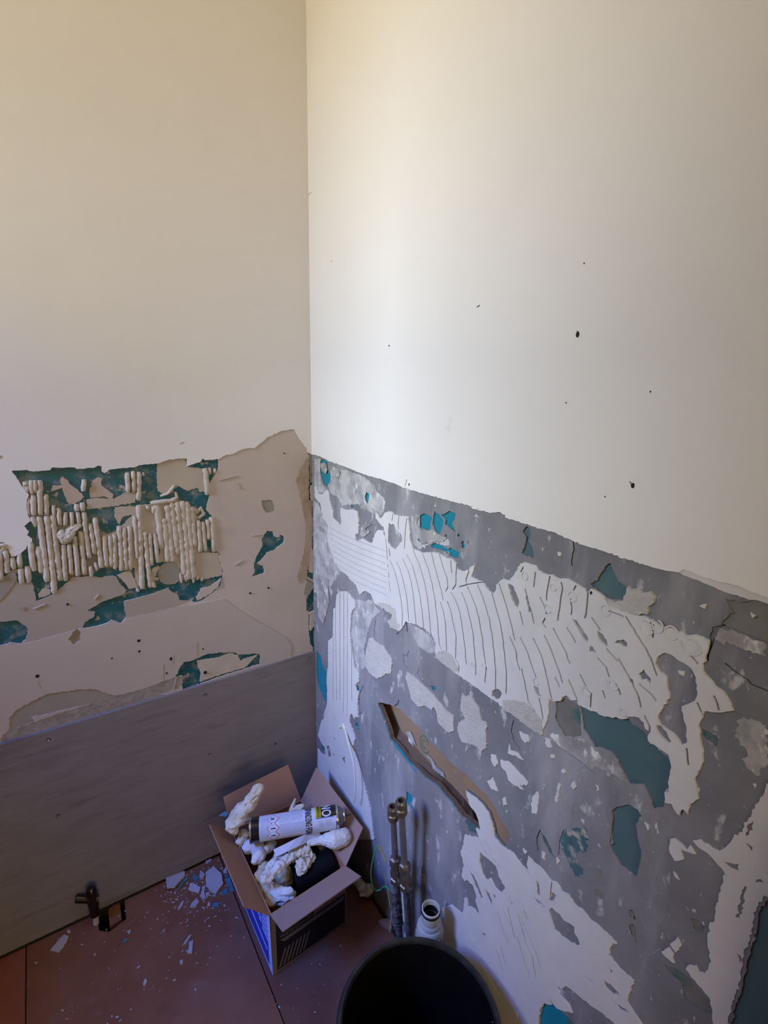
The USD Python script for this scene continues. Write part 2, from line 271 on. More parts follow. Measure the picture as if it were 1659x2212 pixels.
# second, thicker coat below the step
step = left_uv('C -300,870 0,800 190,785 300,760 600,680 735,640 880,625 960,600 1130,560 1400,500 1659,440 D 0,330 190,285 340,265 600,215')
coat2 = poly([(-1.42, ZB-.03)] + step + left_uv('D 700,300 900,420 1150,560 1200,640 1190,690') + [(left_uv('D 1190,690')[0][0], ZB-.03)], .0005)
dug = poly(left_uv('C 80,1540 85,1440 150,1370 300,1290 420,1230 540,1215 700,1190 860,1190 920,1220 1030,1250 930,1300 860,1310 540,1380 280,1440 300,1480 80,1560'), .0012)
rough_l = poly(left_uv('C 20,1600 80,1550 280,1490 540,1400 900,1295 1020,1250 1130,1225 1300,1180 1450,1120 1560,1085 1659,1070 D 190,1010 0,1080 C 1540,1235 900,1420 0,1670'), .0012)
coat2 = coat2.difference(FIELD).difference(dug).difference(rough_l)
for h in holes_l + grey_l: coat2 = coat2.difference(h)
obj('plaster_second_coat', on(ML, extr(coat2, 0.0035, 0.0058)), SKIM2, WL)
obj('grey_plaster_patch', on(ML, extr(dug, 0.0030, 0.0043)), GREYPATCH, WL)
band = Polygon(left_uv('C -300,870 0,800 190,785 300,760 600,680 735,640 880,625 960,600 1130,560 1400,500 1659,440 D 0,330 150,292 R 1620,1960 1590,1750 1000,1500 Q 0,1300 -300,1300')).buffer(0).intersection(skim_l).difference(coat2.buffer(.0004))
obj('plaster_first_coat', on(ML, extr(band, .0036, .0042)), SKIM3, WL)
obj('mortar_strip', on(ML, extr(rough_l, 0.0030, 0.0054)), ROUGH, WL, label='rough mortar strip along the top of the backer board')
# thin adhesive and plaster sheets inside the stripped field
lift = 0.0
for s, M_, d in [
 ('R -60,1250 120,1200 340,990 440,830 640,820 900,780 1100,780 1170,860 1250,1000 1300,1470 1230,1500 1210,1850 1020,1860 1000,1700 860,1620 720,1620 740,1420 690,1200 640,1300 560,1250 470,1200 440,1700 450,1980 400,1950 380,1700 -60,1690', ADL_THIN, .0016),
 ('Q 420,490 560,490 565,700 640,690 660,860 740,830 820,930 1180,930 1240,1090 1300,1000 1400,1200 1640,1250 1640,1700 1400,1700 1260,1800 1080,1800 880,1880 810,1860 740,2040 650,1880 500,1740 430,1700 400,1350 500,1380 510,1130 450,1100 390,960 400,700', SMEAR, .0009),
 ('Q 870,440 920,480 1000,570 1090,650 1170,720 1110,770 1020,830 930,800 880,680 860,600 700,640 720,570 860,560 830,470', PINK, .0022),
 ('Q 1340,450 1410,470 1400,560 1560,680 1550,740 1400,720 1250,740 1230,640 1270,500', PINK, .0022),
 ('R 700,262 840,214 1095,195 1098,305 1330,330 1380,640 1290,660 1250,600 1110,640 1030,600 960,560 920,640 820,690 700,640 690,450', ADL_THIN, .0014),
 ('R 110,860 400,850 410,960 220,1000 180,1110 110,1000', ADL_THIN, .0014),
 ('R 500,960 600,940 650,960 620,1040 690,1060 670,1190 470,1190', ADL_THIN, .0014),
 ('R 1230,1480 1560,1490 1530,1560 1590,1700 1600,1800 1340,1860 1200,1830', ADL_THIN, .0020),
 ('R 260,660 400,650 395,800 150,840 60,850 40,800 150,720', ADL_THIN, .0018),
 ('Q 1190,760 1280,740 1560,740 1650,790 1640,850 1200,890', ADL_THIN, .0018),
 ('R 1300,1980 1260,2060 1230,2110 1250,2150 1420,2060 1540,1960 1580,1840 1400,1960', SKIM, .0030),
 ('R 140,1800 230,1760 330,1730 440,1980 300,1990 250,1900', ADL_THIN, .0018),
 ('Q 520,2060 600,1980 700,2000 700,2060 600,2100 540,2120', ADL_THIN, .0018),
 ('Q 0,1850 100,1780 200,1720 230,1850 160,1960 0,2150 -200,2200 -200,1850', GREYPATCH, .0045),
 ('D 350,770 460,755 550,745 640,700 720,720 740,770 900,715 780,835 600,885 375,960 385,880 360,830', ADL, .0028),
 ('Q 300,540 330,500 420,500 420,640 400,690', GREYPATCH, .003)]:
    g = poly(left_uv(s), .0009); lift += .00007
    obj('plaster_patch', on(ML, extr(g, 0.0003+lift*.1, d+lift, .0004)), M_, WL)
for s in ['R 1015,1780 1000,1880 930,1920 800,1925 730,1880 700,1780 730,1680 800,1625 900,1615 980,1650', 'R 1460,1600 1430,1700 1340,1770 1270,1780 1215,1700 1230,1590 1290,1500 1380,1490 1440,1530']:
    obj('dab_recess', on(ML, extr(poly(left_uv(s), .0006), 0.0003, 0.0024)), GREYPATCH, WL)
# the combed ridges: half-round strips of adhesive
def strip(M, uv, width, height, seed, n=5):
    r = np.random.default_rng(seed); P = np.array(uv, float)
    L = np.linalg.norm(np.diff(P, axis=0), axis=1).sum(); k = max(4, int(L/.006))
    d = np.r_[0, np.cumsum(np.linalg.norm(np.diff(P, axis=0), axis=1))]; t = np.linspace(0, d[-1], k)
    C = np.stack([np.interp(t, d, P[:, 0]), np.interp(t, d, P[:, 1])], 1)
    T = np.gradient(C, axis=0); T /= np.linalg.norm(T, axis=1, keepdims=True); N = np.stack([T[:, 1], -T[:, 0]], 1)
    C = C + N*r.normal(0, .0004, (k, 1)); wv = width*(1+r.normal(0, .05, k)); hv = height*(1+r.normal(0, .10, k)); wv[0] *= .75; wv[-1] *= .8; hv[0] *= .7; hv[-1] *= .7
    ang = np.linspace(0, np.pi, 8); v, f = [], []
    for i in range(k):
        for a in ang: v.append([*(C[i] + N[i]*math.cos(a)*wv[i]/2), 0.0004 + hv[i]*math.sin(a)**.62])
    m = len(ang)
    for i in range(k-1):
        for j in range(m-1):
            q = [i*m+j, i*m+j+1, (i+1)*m+j+1, (i+1)*m+j]; f += [[q[0], q[1], q[2]], [q[0], q[2], q[3]]]
    for i in (0, k-1):
        for j in range(1, m-1): f.append([i*m, i*m+j, i*m+j+1] if i else [i*m, i*m+j+1, i*m+j])
    mesh = on(M, (np.array(v), np.array(f))); t3 = trimesh.Trimesh(*mesh, process=False); 
    return t3
RIDGES = [('Q', '430,490 440,680', 70), ('Q', '480,490 490,660', 55), ('Q', '545,490 550,700 555,965', 78), ('Q', '455,690 460,970', 78), ('Q', '630,680 640,965', 72), ('Q', '395,720 390,860 405,975', 40),
 ('Q', '450,985 470,1060 500,1120', 72), ('Q', '530,985 560,1130 600,1450 650,1885', 82), ('Q', '635,975 690,1400 750,2045', 82), ('Q', '720,970 770,1400 830,1870', 82), ('Q', '415,1350 440,1550 470,1735', 84),
 ('Q', '525,1400 570,1755', 84), ('Q', '735,830 745,980', 55), ('Q', '795,870 830,1110', 62), ('Q', '865,1370 905,1870', 70), ('Q', '945,1370 985,1790', 66), ('Q', '1025,1260 1070,1800', 68), ('Q', '1105,1190 1165,1790', 70),
 ('Q', '1150,930 1180,1200 1230,1560', 66), ('Q', '1240,1670 1260,1810', 60), ('Q', '1240,1085 1300,1510', 64), ('Q', '1310,1620 1335,1730', 50), ('Q', '1300,1005 1345,1300 1395,1690', 70), ('Q', '900,930 890,1110', 58), ('Q', '985,930 990,1130', 55), ('Q', '1070,930 1080,1100', 55),
 ('Q', '1150,480 1152,640', 66), ('Q', '1060,820 1060,915', 70), ('Q', '1130,800 1135,915', 70),
 ('Q', '0,1490 15,1870', 74), ('Q', '75,1440 105,1765', 78), ('Q', '165,1550 190,1705', 74), ('Q', '285,1700 300,1905', 82), ('Q', '375,1670 395,1895', 82), ('Q', '-80,1500 -70,1900', 74), ('Q', '265,1500 280,1690', 70),
 ('R', '-40,1250 0,1680', 66), ('R', '40,1245 65,1680', 64), ('R', '105,1230 115,1700', 62), ('R', '170,1120 205,1735', 66), ('R', '235,1140 265,1725', 62), ('R', '310,1125 325,1725', 62), ('R', '380,985 420,1565', 52),
 ('R', '440,835 460,1300 490,1985', 72), ('R', '520,1190 560,1600 600,1965', 62), ('R', '590,1220 620,1660', 56), ('R', '660,1225 700,1620', 58), ('R', '680,820 725,1100 750,1430', 80), ('R', '785,1010 845,1605', 74), ('R', '830,830 905,1605', 74),
 ('R', '890,795 930,1150 970,1505', 76), ('R', '960,780 1020,1330 1075,1780', 72), ('R', '1030,775 1090,1300 1125,1850', 76), ('R', '1100,790 1150,1300 1190,1850', 74), ('R', '1165,855 1215,1415', 66), ('R', '1255,1040 1290,1475', 62), ('R', '1320,1060 1355,1465', 58), ('R', '1385,1030 1400,1305', 52), ('R', '1440,995 1480,1475', 66),
 ('R', '285,385 295,655', 60), ('R', '360,365 375,655', 58), ('R', '440,375 440,765', 66), ('R', '495,385 510,430', 40), ('R', '1355,325 1375,500 1395,690', 66), ('R', '1415,320 1420,410', 46), ('R', '1485,330 1490,390', 46),
 ('R', '600,805 760,790 890,770 960,740', 60), ('R', '640,850 650,940', 56), ('R', '560,840 570,900', 50), ('R', '740,710 860,660 930,560', 40), ('R', '940,650 975,740', 44), ('R', '1015,1770 1030,1900', 40), ('R', '1080,1770 1090,1880', 40), ('R', '1190,1840 1200,1900', 36), ('R', '1245,1800 1250,1860', 40), ('R', '1310,1820 1310,1880', 40), ('R', '420,1980 440,2020', 50), ('R', '620,1880 660,1960', 56)]
for i, (c, s, w) in enumerate(RIDGES):
    uv = left_uv(c + ' ' + s); a = left_uv(f'{c} {s.split()[0]}')[0]; x0, y0 = map(float, s.split()[0].split(','))
    b = left_uv(f'{c} {x0+w},{y0}')[0]
    obj('adhesive_ridge', strip(ML, uv, abs(np.linalg.norm(np.array(a)-b))*(1.14 if w > 50 else 1.0), .0090 if w > 50 else .0065, i), ADL, WL, smooth=50)
def lump(chain, seed=0, length=.006, amp=.004, freq=60., smooth_it=6, sides=14):
    parts = []
    for (a, ra), (b, rb) in zip(chain, chain[1:] or chain):
        s1 = m3.Manifold.sphere(ra, sides).translate(list(map(float, a))); s2 = m3.Manifold.sphere(rb, sides).translate(list(map(float, b)))
        parts.append(m3.Manifold.batch_hull([s1, s2]))
    m = parts[0]
    for q in parts[1:]: m = m + q
    mm = m.to_mesh(); t = trimesh.Trimesh(np.array(mm.vert_properties[:, :3]), np.array(mm.tri_verts))
    v, f = trimesh.remesh.subdivide_to_size(t.vertices, t.faces, length, max_iter=8); t = trimesh.Trimesh(v, f); t.merge_vertices()
    trimesh.smoothing.filter_taubin(t, iterations=smooth_it)
    n = np.array(t.vertex_normals); p = np.array(t.vertices)
    d = (meshkit.fbm(p*freq+seed*7.3, 3, seed)-.5)*2*amp + (meshkit.noise(p*freq*2.3+seed, seed+5)-.5)*amp*1.0 - amp*.8*np.clip(.32-np.abs(meshkit.noise(p*freq*.9+seed*3, seed+9)-.5), 0, .3)
    t.vertices = p + n*d[:, None]; return t
def wall_lump(s, r, seed, h):
    pts = survey(s); ch = []
    for (x, y), rr in zip(pts, r): ch.append((at(x, y, 1, -h), rr))
    return lump(ch, seed, .004, .003, 90.)
obj('adhesive_dollop', wall_lump('Q 850,1230 900,1290 970,1190 1080,1120', [.012, .015, .012, .008], 3, .002), ADL, WL, smooth=True)
obj('adhesive_dollop', wall_lump('R 700,1700 640,1760 600,1850 690,1850', [.008, .010, .009, .007], 4, -.003), ADL, WL, smooth=True)
obj('adhesive_dollop', wall_lump('R 1190,880 1240,940 1300,880 1330,960 1260,1010', [.006, .006, .005, .006, .005], 5, -.001), ADL, WL, smooth=True)
obj('adhesive_dollop', wall_lump('Q 350,560 370,620 330,600', [.008, .008, .006], 6, .000), ADL, WL, smooth=True)
obj('adhesive_dollop', wall_lump('Q 0,1400 60,1400 40,1450', [.009, .009, .008], 7, .000), ADL, WL, smooth=True)
# ragged strip in the corner
obj('rusty_plaster_edge', on(ML, extr(poly(left_uv('B 1330,620 1380,500 1425,430 1445,560 1440,780 1470,820 1462,1000 1450,1200 1425,1420 1370,1500 1340,1440 1400,1250 1415,1000 1380,800'), .0012), .0030, .0052)), STAIN, WL)
for i, s in enumerate(['B 1452,400 1495,395 1490,480 1470,560 1478,640 1452,640', 'B 1455,660 1485,660 1490,790 1460,800', 'B 1460,960 1490,930 1492,1080 1470,1100', 'B 1440,1290 1470,1170 1500,1290 1480,1420 1445,1400', 'B 1425,1460 1495,1520 1440,1600 1420,1640', 'D 1355,340 1400,320 1395,460 1360,500', 'D 1330,20 1400,80 1340,200 1310,180']):
    obj('plaster_flake', on(ML, extr(poly(left_uv(s), .0012), .0003, .004 + .002*(i % 3))), (GREYPATCH, SKIM)[i % 2], WL)
for i, s in enumerate(['C 205,465 14', 'C 1240,755 12', 'C 1245,850 9', 'C 335,1070 13', 'C 605,430 8', 'C 1000,912 6', 'C 1490,1045 8', 'B 1235,390 5', 'B 1100,1535 8', 'B 945,1580 8', 'D 405,663 7', 'D 425,875 14', 'D 120,750 14']):
    c, xy, r = s.split(); u, v = left_uv(f'{c} {xy}')[0]; rr = float(r)*CROP[c][2]/720
    obj('screw_hole', on(ML, extr(Point(u, v).buffer(rr, 8), .0036, .0063)), SHADE_BLACK if i not in (0,) else GREYPATCH, WL)
for s in ['A 1610,240 1640,225', 'C 845,385 880,345', 'C 300,470 400,430', 'C 1455,970 1455,1110', 'C 1545,880 1540,960 1515,940', 'C 330,1110 350,1170', 'D 150,1160 130,1060 165,920', 'D 345,600 345,730', 'B 670,620 830,580', 'B 830,640 850,690 870,690', 'B 960,1090 1040,1080', 'B 810,1340 880,1300']:
    g = LineString(left_uv(s)).buffer(.0011)
    obj('plaster_scratch', on(ML, extr(g, .0036, .0068)), SKIM2, WL)

# ------------------------------------------------------------------ backer board
BB = thing('backer_board', 'grey cement backer board screwed along the foot of the left wall', 'wall board')
bx1 = left_uv('D 1402,670')[0][0]
board = poly([(-1.42, .012), (bx1, .012), (bx1, ZB-.004), (-1.42, ZB-.004)], .0002)
SCREWS = ['p 104,1592', 'p 125,1755', 'D 420,1062', 'D 460,1597', 'D 1350,737', 'D 1365,1338', 'D 1045,1505']
scr = [left_uv(s)[0] for s in SCREWS]
for u, v in scr: board = board.difference(Point(u, v).buffer(.0042, 8))
obj('board_panel', on(ML, extr(board, .001, .0125, .0008)), BOARD, BB)
for u, v in scr:
    c = np.array([u, -.0095, v])
    obj('screw_head', lathe([(0, .002), (.0012, .002), (.0018, .0028), (.0036, .003), (.0036, 0), (0, 0)], c, (0, -1, 0), 12), STEEL, BB, smooth=30)

# ------------------------------------------------------------------ right wall
WR = thing('wall_right', 'right wall with cream paint above scraped grey skim and white tile adhesive', kind='structure')
BACK = -3.0
PR = 'E 100,85 140,85 215,100 300,145 420,185 540,235 640,270 720,290 850,330 940,370 1040,400 1240,455 1490,520 1659,570 F 65,380 120,410 270,445 340,435 395,460 400,490 480,510 580,545 720,585 850,620 1000,690 1110,735 1230,770 1330,805 1500,860 1659,905 G 100,165 300,225 540,300 700,335'
PR_CHIP = 'G 770,345 830,315 900,330 1000,380 1180,440 1380,475 1470,520 1520,545 1659,590'
PR_LOW = 'G 770,345 1100,480 1250,545 1400,590 1530,620 1659,655'
pr, pc, plw = right_uv(PR), right_uv(PR_CHIP), right_uv(PR_LOW)
pr[0] = (0, pr[1][1]); zr = pc[-1][1]
paint_r = poly(pr + pc + [(3.0, zr), (3.0, 2.5), (0, 2.5)], .0007)
chip_r = poly(right_uv('G 700,335') + plw + [(1.6, plw[-1][1]), (1.6, zr)] + pc[::-1], .0007).difference(paint_r)
CHASE = 'K 175,175 200,170 300,190 400,240 520,350 640,480 690,550 830,680 950,800 1060,890 1130,960 1260,1090 1340,1200 1400,1330 1480,1440 1490,1520 1440,1600 1380,1530 1350,1470 1330,1380 1290,1260 1230,1180 1170,1120 1060,1040 1050,1060 1090,1170 1160,1260 1190,1340 1205,1440 1100,1370 1000,1290 900,1150 830,1080 770,1000 640,910 560,830 480,760 380,620 300,540 270,430 210,270 180,200'
chase = poly(right_uv(CHASE), .0006)
TH = ['X 80,75 120,68 165,95 170,190 205,270 205,310 155,393 120,370 95,290 80,230', 'X 630,455 665,480 660,540 650,600 620,560 610,510', 'X 440,605 485,625 465,650 445,635',
 'X 1270,740 1320,710 1380,735 1420,760 1395,840 1400,890 1350,918 1300,890 1270,880 1270,800', 'X 1430,750 1440,685 1500,720 1555,800 1545,860 1510,960 1470,940 1440,890 1420,830',
 'E 1250,600 1320,565 1370,590 1365,640 1340,665 1370,745 1320,710 1280,680 1285,640', 'X 1250,980 1290,970 1325,1030 1300,1075 1245,1030',
 'E 1150,855 1190,840 1260,865 1300,890 1330,880 1400,915 1395,970 1330,950 1290,920 1230,890 1170,880', 'E 1420,830 1440,820 1450,870 1435,890 1420,870', 'E 1390,760 1405,765 1400,785 1385,780', 'E 1470,810 1480,830 1475,850', 'X 1570,960 1590,965 1590,1010 1575,1010',
 'F 585,565 615,590 620,640 600,700 640,760 648,845 600,835 540,805 575,700 580,660 545,610', 'F 1330,890 1350,940 1400,1050 1480,1110 1505,1170 1450,1220 1350,1220 1250,1160 1150,1080 1220,1045 1230,1010 1290,920',
 'I 1060,670 1180,720 1300,770 1430,795 1500,795 J 340,300 420,350 490,440 600,560 640,600 710,660 700,760 685,830 690,920 640,960 640,1060 630,1110 540,1130 490,1010 430,890 300,880 230,770 150,610 100,560 0,520 I 1200,1050 1150,970 1090,880 1080,760',
 'J 110,1150 150,1120 290,1090 370,1140 410,1200 360,1280 370,1420 410,1560 400,1650 360,1810 310,1780 200,1690 130,1580 95,1490 130,1480 105,1350 120,1240',
 'L 775,1520 820,1510 900,1560 1050,1700 1090,1800 740,1800 745,1640', 'Y 35,915 80,970 100,1080 150,1160 155,1230 170,1380 160,1540 110,1490 60,1360 40,1290 30,1100', 'H 150,1215 180,1250 180,1300 150,1260',
 'Y 505,1325 535,1330 550,1380 530,1390 510,1370', 'a 600,440 640,460 650,550 620,560 590,490', 'K 465,1050 520,1090 525,1150 490,1170 530,1210 530,1250 480,1190 455,1160',
 'K 300,545 345,575 430,680 540,820 570,870 545,860 450,740 370,640', 'K 1020,1310 1110,1370 1195,1440 1190,1480 1090,1450',
 'L 755,60 790,100 840,200 870,280 830,240 780,150', 'Y 1400,1330 1450,1330 1470,1370 1430,1390']
DH = ['G 1245,610 1430,640 1520,610 1659,590 1800,600 1800,1100 1659,1050 1560,1010 1400,940 1250,890 1200,880 1215,830 1330,750 1280,670', 'G 1110,890 1240,870 1190,910 1130,990 1115,1060 1085,990', 'J 1010,330 1100,370 1170,410 1160,510 1100,470 1020,400', 'M 730,1000 830,1030 900,1070 960,1120 1000,1200 1140,1320 1170,1440 1120,1440 1000,1370 920,1290 900,1180 790,1080', 'M 420,510 450,510 480,590 470,600 430,570', 'M 425,650 460,640 485,740 480,800 440,730', 'M 970,590 1030,590 1110,660 1080,720 1000,670', 'U 800,1020 900,970 960,1000 1060,1050 1090,1150 1100,1420 1000,1450 900,1420 830,1300 795,1200']
CR = [('Y 590,1330 550,1420 540,1540 a 645,60 655,200 665,320', .0022), ('Y 1110,560 1120,690', .0035), ('Y 1000,690 1020,690 990,720', .0016), ('Y 740,540 725,690 720,750 760,800', .0015), ('Y 1135,910 1120,975 1070,960 1080,1060 1120,1120', .0015), ('Y 1260,1120 1240,1200 1330,1300 1420,1350', .0012),
 ('Y 1020,1500 1005,1545 960,1575', .0018), ('U 870,960 870,1010 800,1030 805,1150 790,1200 830,1300 910,1430', .0016), ('U 290,1240 270,1320 265,1380 300,1500 370,1600', .0018), ('G 1130,990 1110,1070 1080,1130 1065,1230', .0040), ('L 750,40 720,110 730,220', .0018), ('L 950,40 915,140 905,260', .0012), ('a 660,1300 640,1450 635,1650', .0016),
 ('I 850,1030 1000,1130 1200,1290', .0011), ('G 1240,1250 1400,1370 1550,1480 1659,1525 1800,1600', .0018), ('H 470,930 600,1060 720,1180', .0012), ('K 830,1140 900,1240 1010,1345', .0012), ('F 1000,690 1010,770 985,870 990,920', .0020), ('K 340,205 380,180 385,145', .0016), ('L 1350,100 1345,170 1400,270', .0010), ('Z 95,265 60,390', .0016), ('H 520,140 515,230', .0012)]
END = right_uv('Z 797,1130 745,1210 720,1320 690,1480 655,1560 620,1680 600,1780 590,1860 560,1960 520,2060 490,2212 455,2400')
skim_r = poly([(0, 0), (0, 1.4), (3.0, 1.4), (3.0, END[0][1]+.03), (END[0][0]+.04, END[0][1]+.03)] + END + [(END[-1][0]-.01, 0)], .001)
teal_h = [poly(right_uv(s), .0005, .003) for s in TH]; dark_h = [poly(right_uv(s), .0007) for s in DH]
cracks = [LineString(rag(right_uv(s), .004, .0005, closed=False)).buffer(w/2, cap_style=2) for s, w in CR]
skim_r = skim_r.difference(paint_r).difference(chase).difference(unary_union(teal_h+dark_h+cracks)).difference(chip_r)
UB = .70
obj('teal_undercoat', on(MR, extr(sbox(0, -.12, UB, ceil_z).difference(chase), -0.0015, 0.0)), TEAL_R, WR)
low = sbox(UB, -.12, 3.0, .62).difference(chase); obj('teal_undercoat', on(MR, extr(low.intersection(sbox(UB, -.12, 1.02, .5)), -0.0015, 0.0)), TEAL_R, WR)
obj('teal_undercoat', on(MR, extr(sbox(UB, -.12, 3.0, ceil_z).difference(chase).difference(sbox(UB, -.12, 1.02, .5)), -0.0015, 0.0)), TEAL_D, WR)
obj('plasterboard_core', on(MR, extr(sbox(0, -.12, 3.0, ceil_z).difference(chase), -.012, -.0016)), TIMBER, WR)
obj('foot_gap', arr(trimesh.creation.box(bounds=[[-1.42, -.0075, -.1], [0, -.0004, .0115]])), SHADE_BLACK, WL)  # solid dark strips along foot and corner imitate the shade of the gaps
obj('corner_gap', arr(trimesh.creation.box(bounds=[[bx1+.0008, -.004, 0], [-.0002, -.0004, ZB-.01]])), SHADE_BLACK, WL)
obj('foot_gap', arr(trimesh.creation.box(bounds=[[-.011, -1.6, -.1], [-.0037, 0, .004]])), SHADE_BLACK, WR)
obj('wall_core', on(MR, extr(sbox(0, -.12, 3.0, ceil_z), -0.15, -0.042)), SHADE_BLACK, WR)
for i, g in enumerate(dark_h): obj('dark_undercoat_patch', on(MR, extr(g.difference(chase), .0002, .0010)), DARKGREY, WR)
obj('paint_coat', on(MR, extr(paint_r, .0003, .0052)), PAINT, WR)
obj('paint_chip_edge', on(MR, extr(chip_r, .0003, .0040)), ADR, WR)
obj('plaster_skim', on(MR, extr(skim_r, .0003, .0034)), GREYR, WR)
def ring2(r0, r1, a0, a1):
    t = np.linspace(a0, a1, 28); return Polygon([(r1*math.cos(x), r1*math.sin(x)) for x in t] + [(r0*math.cos(x), r0*math.sin(x)) for x in t[::-1]])
# lines of adhesive: outlines, holes and comb grooves
def groove(s, w): return LineString(rag(right_uv(s), .006, .00035, len(s), closed=False)).buffer(w/2, cap_style=2)
adlift = [0.0]
def adhesive(s, holes=(), grooves=(), w=.0017, d=.0064, material=ADR, name='adhesive_band', inset=.0005, ragg=.0009):
    g = poly(right_uv(s), ragg).difference(chase)
    for h in holes: g = g.difference(poly(right_uv(h), .0008))
    for q in grooves: g = g.difference(groove(q, w))
    k = 0; d += adlift[0]; adlift[0] += .00008
    for q in polys(g):
        if q.area < 6e-6: continue
        obj(name, on(MR, extr(q, .0030, d, inset)), material, WR); k += 1
F1 = 'X 20,385 40,390 60,470 120,480 160,420 190,470 200,560 240,690 240,760 330,850 340,800 325,700 330,640 400,670 480,660 530,690 550,800 545,950 510,960 520,1040 600,1010 700,1070 740,960 770,910 840,910 870,1000 880,1100 890,1200 905,1400 925,1620 Y 935,300 985,380 960,420 900,440 840,400 740,350 720,300 690,230 620,195 560,240 510,120 440,60 X 400,1440 330,1390 260,1300 230,1200 170,1040 175,850 110,750 90,600 60,570 20,510'
G1 = [f'X {180+14*i},{800+72*i} {330+10*i},{880+72*i} {520+8*i},{960+74*i} {860+4*i},{1080+76*i}' for i in range(1, 9)]
adhesive(F1, grooves=G1, w=.0009)
F2 = 'X 765,690 790,755 820,775 860,700 940,685 970,720 1030,740 1100,745 1150,760 1160,850 1170,1040 1200,1130 1260,1150 1310,1180 1400,1170 1500,1175 S 750,90 820,130 900,150 950,200 960,270 1000,285 1090,280 1110,240 1165,205 1165,240 1130,360 1200,400 1270,430 1320,500 1380,560 1415,520 1420,450 1500,380 1560,400 T 240,400 300,340 380,200 430,180 580,230 600,280 700,330 760,330 860,380 950,380 1040,430 1120,480 1180,540 1220,500 1300,530 1440,640 1520,700 1600,760 G 230,700 340,760 480,790 640,880 760,910 870,970 960,960 1095,1020 1065,1230 1030,1250 1040,1330 1100,1400 1200,1500 1260,1560 1340,1720 1200,1740 1050,1725 1040,1790 J 1050,160 1030,220 1000,270 1005,420 1035,620 1010,720 950,830 980,960 990,1030 900,1080 880,1190 860,1150 830,1130 795,1195 720,1080 645,1060 645,960 690,960 690,830 715,700 690,590 620,540 600,520 V 720,1600 580,1470 600,1370 540,1330 530,1260 470,1200 350,1190 300,1222 240,1218 130,1198 0,1168 U 1300,1142 1200,1112 1070,1052 1060,1000 980,992 930,940 880,962 860,1010 770,1012 725,980 725,1130 700,1250 660,1330 640,1415 500,1330 300,1180 180,1090 70,1000 0,960 S 1130,1640 950,1520 850,1440 690,1320 690,1140 650,1050 560,980 460,930 350,900 340,890 300,960 260,1010 200,980 140,940 170,840 180,800 160,700 150,500 130,300 120,120 X 890,1150 880,1050 850,880 800,830 750,760'
H2 = ['X 910,830 970,840 1000,900 1060,960 1070,1030 990,1140 930,1100 900,1040 905,920', 'T 240,440 290,460 340,570 370,660 355,725 320,700 280,600 250,500', 'T 450,590 470,590 520,770 490,770', 'T 1010,860 1060,880 1130,980 1190,1080 1190,1130 1120,1060 1070,960', 'T 1215,1180 1250,1190 1295,1260 1215,1240', 'T 1310,1000 1370,1040 1420,1140 1420,1190 1380,1150 1320,1080', 'V 190,310 220,280 290,275 330,310 330,360 290,350 250,320',
 'U 545,820 600,850 610,920 640,950 590,940 560,880', 'U 50,880 120,865 160,910 140,970 90,990 40,950', 'V 470,680 530,630 560,680 610,730 610,790 560,740 510,750', 'V 350,720 400,750 410,795 370,780',
 'V 690,490 780,430 850,450 960,530 1100,620 1150,720 1170,900 1150,970 1060,1040 980,1070 1000,1200 1040,1330 1040,1500 990,1520 900,1400 740,1290 720,1260 710,1160 760,1090 840,980 820,870 810,720 720,650 670,560', 'V 680,1290 740,1300 800,1370 855,1480 830,1500 760,1440 690,1340', 'V 340,1195 420,1190 480,1210 540,1310 520,1340 440,1320 380,1260']
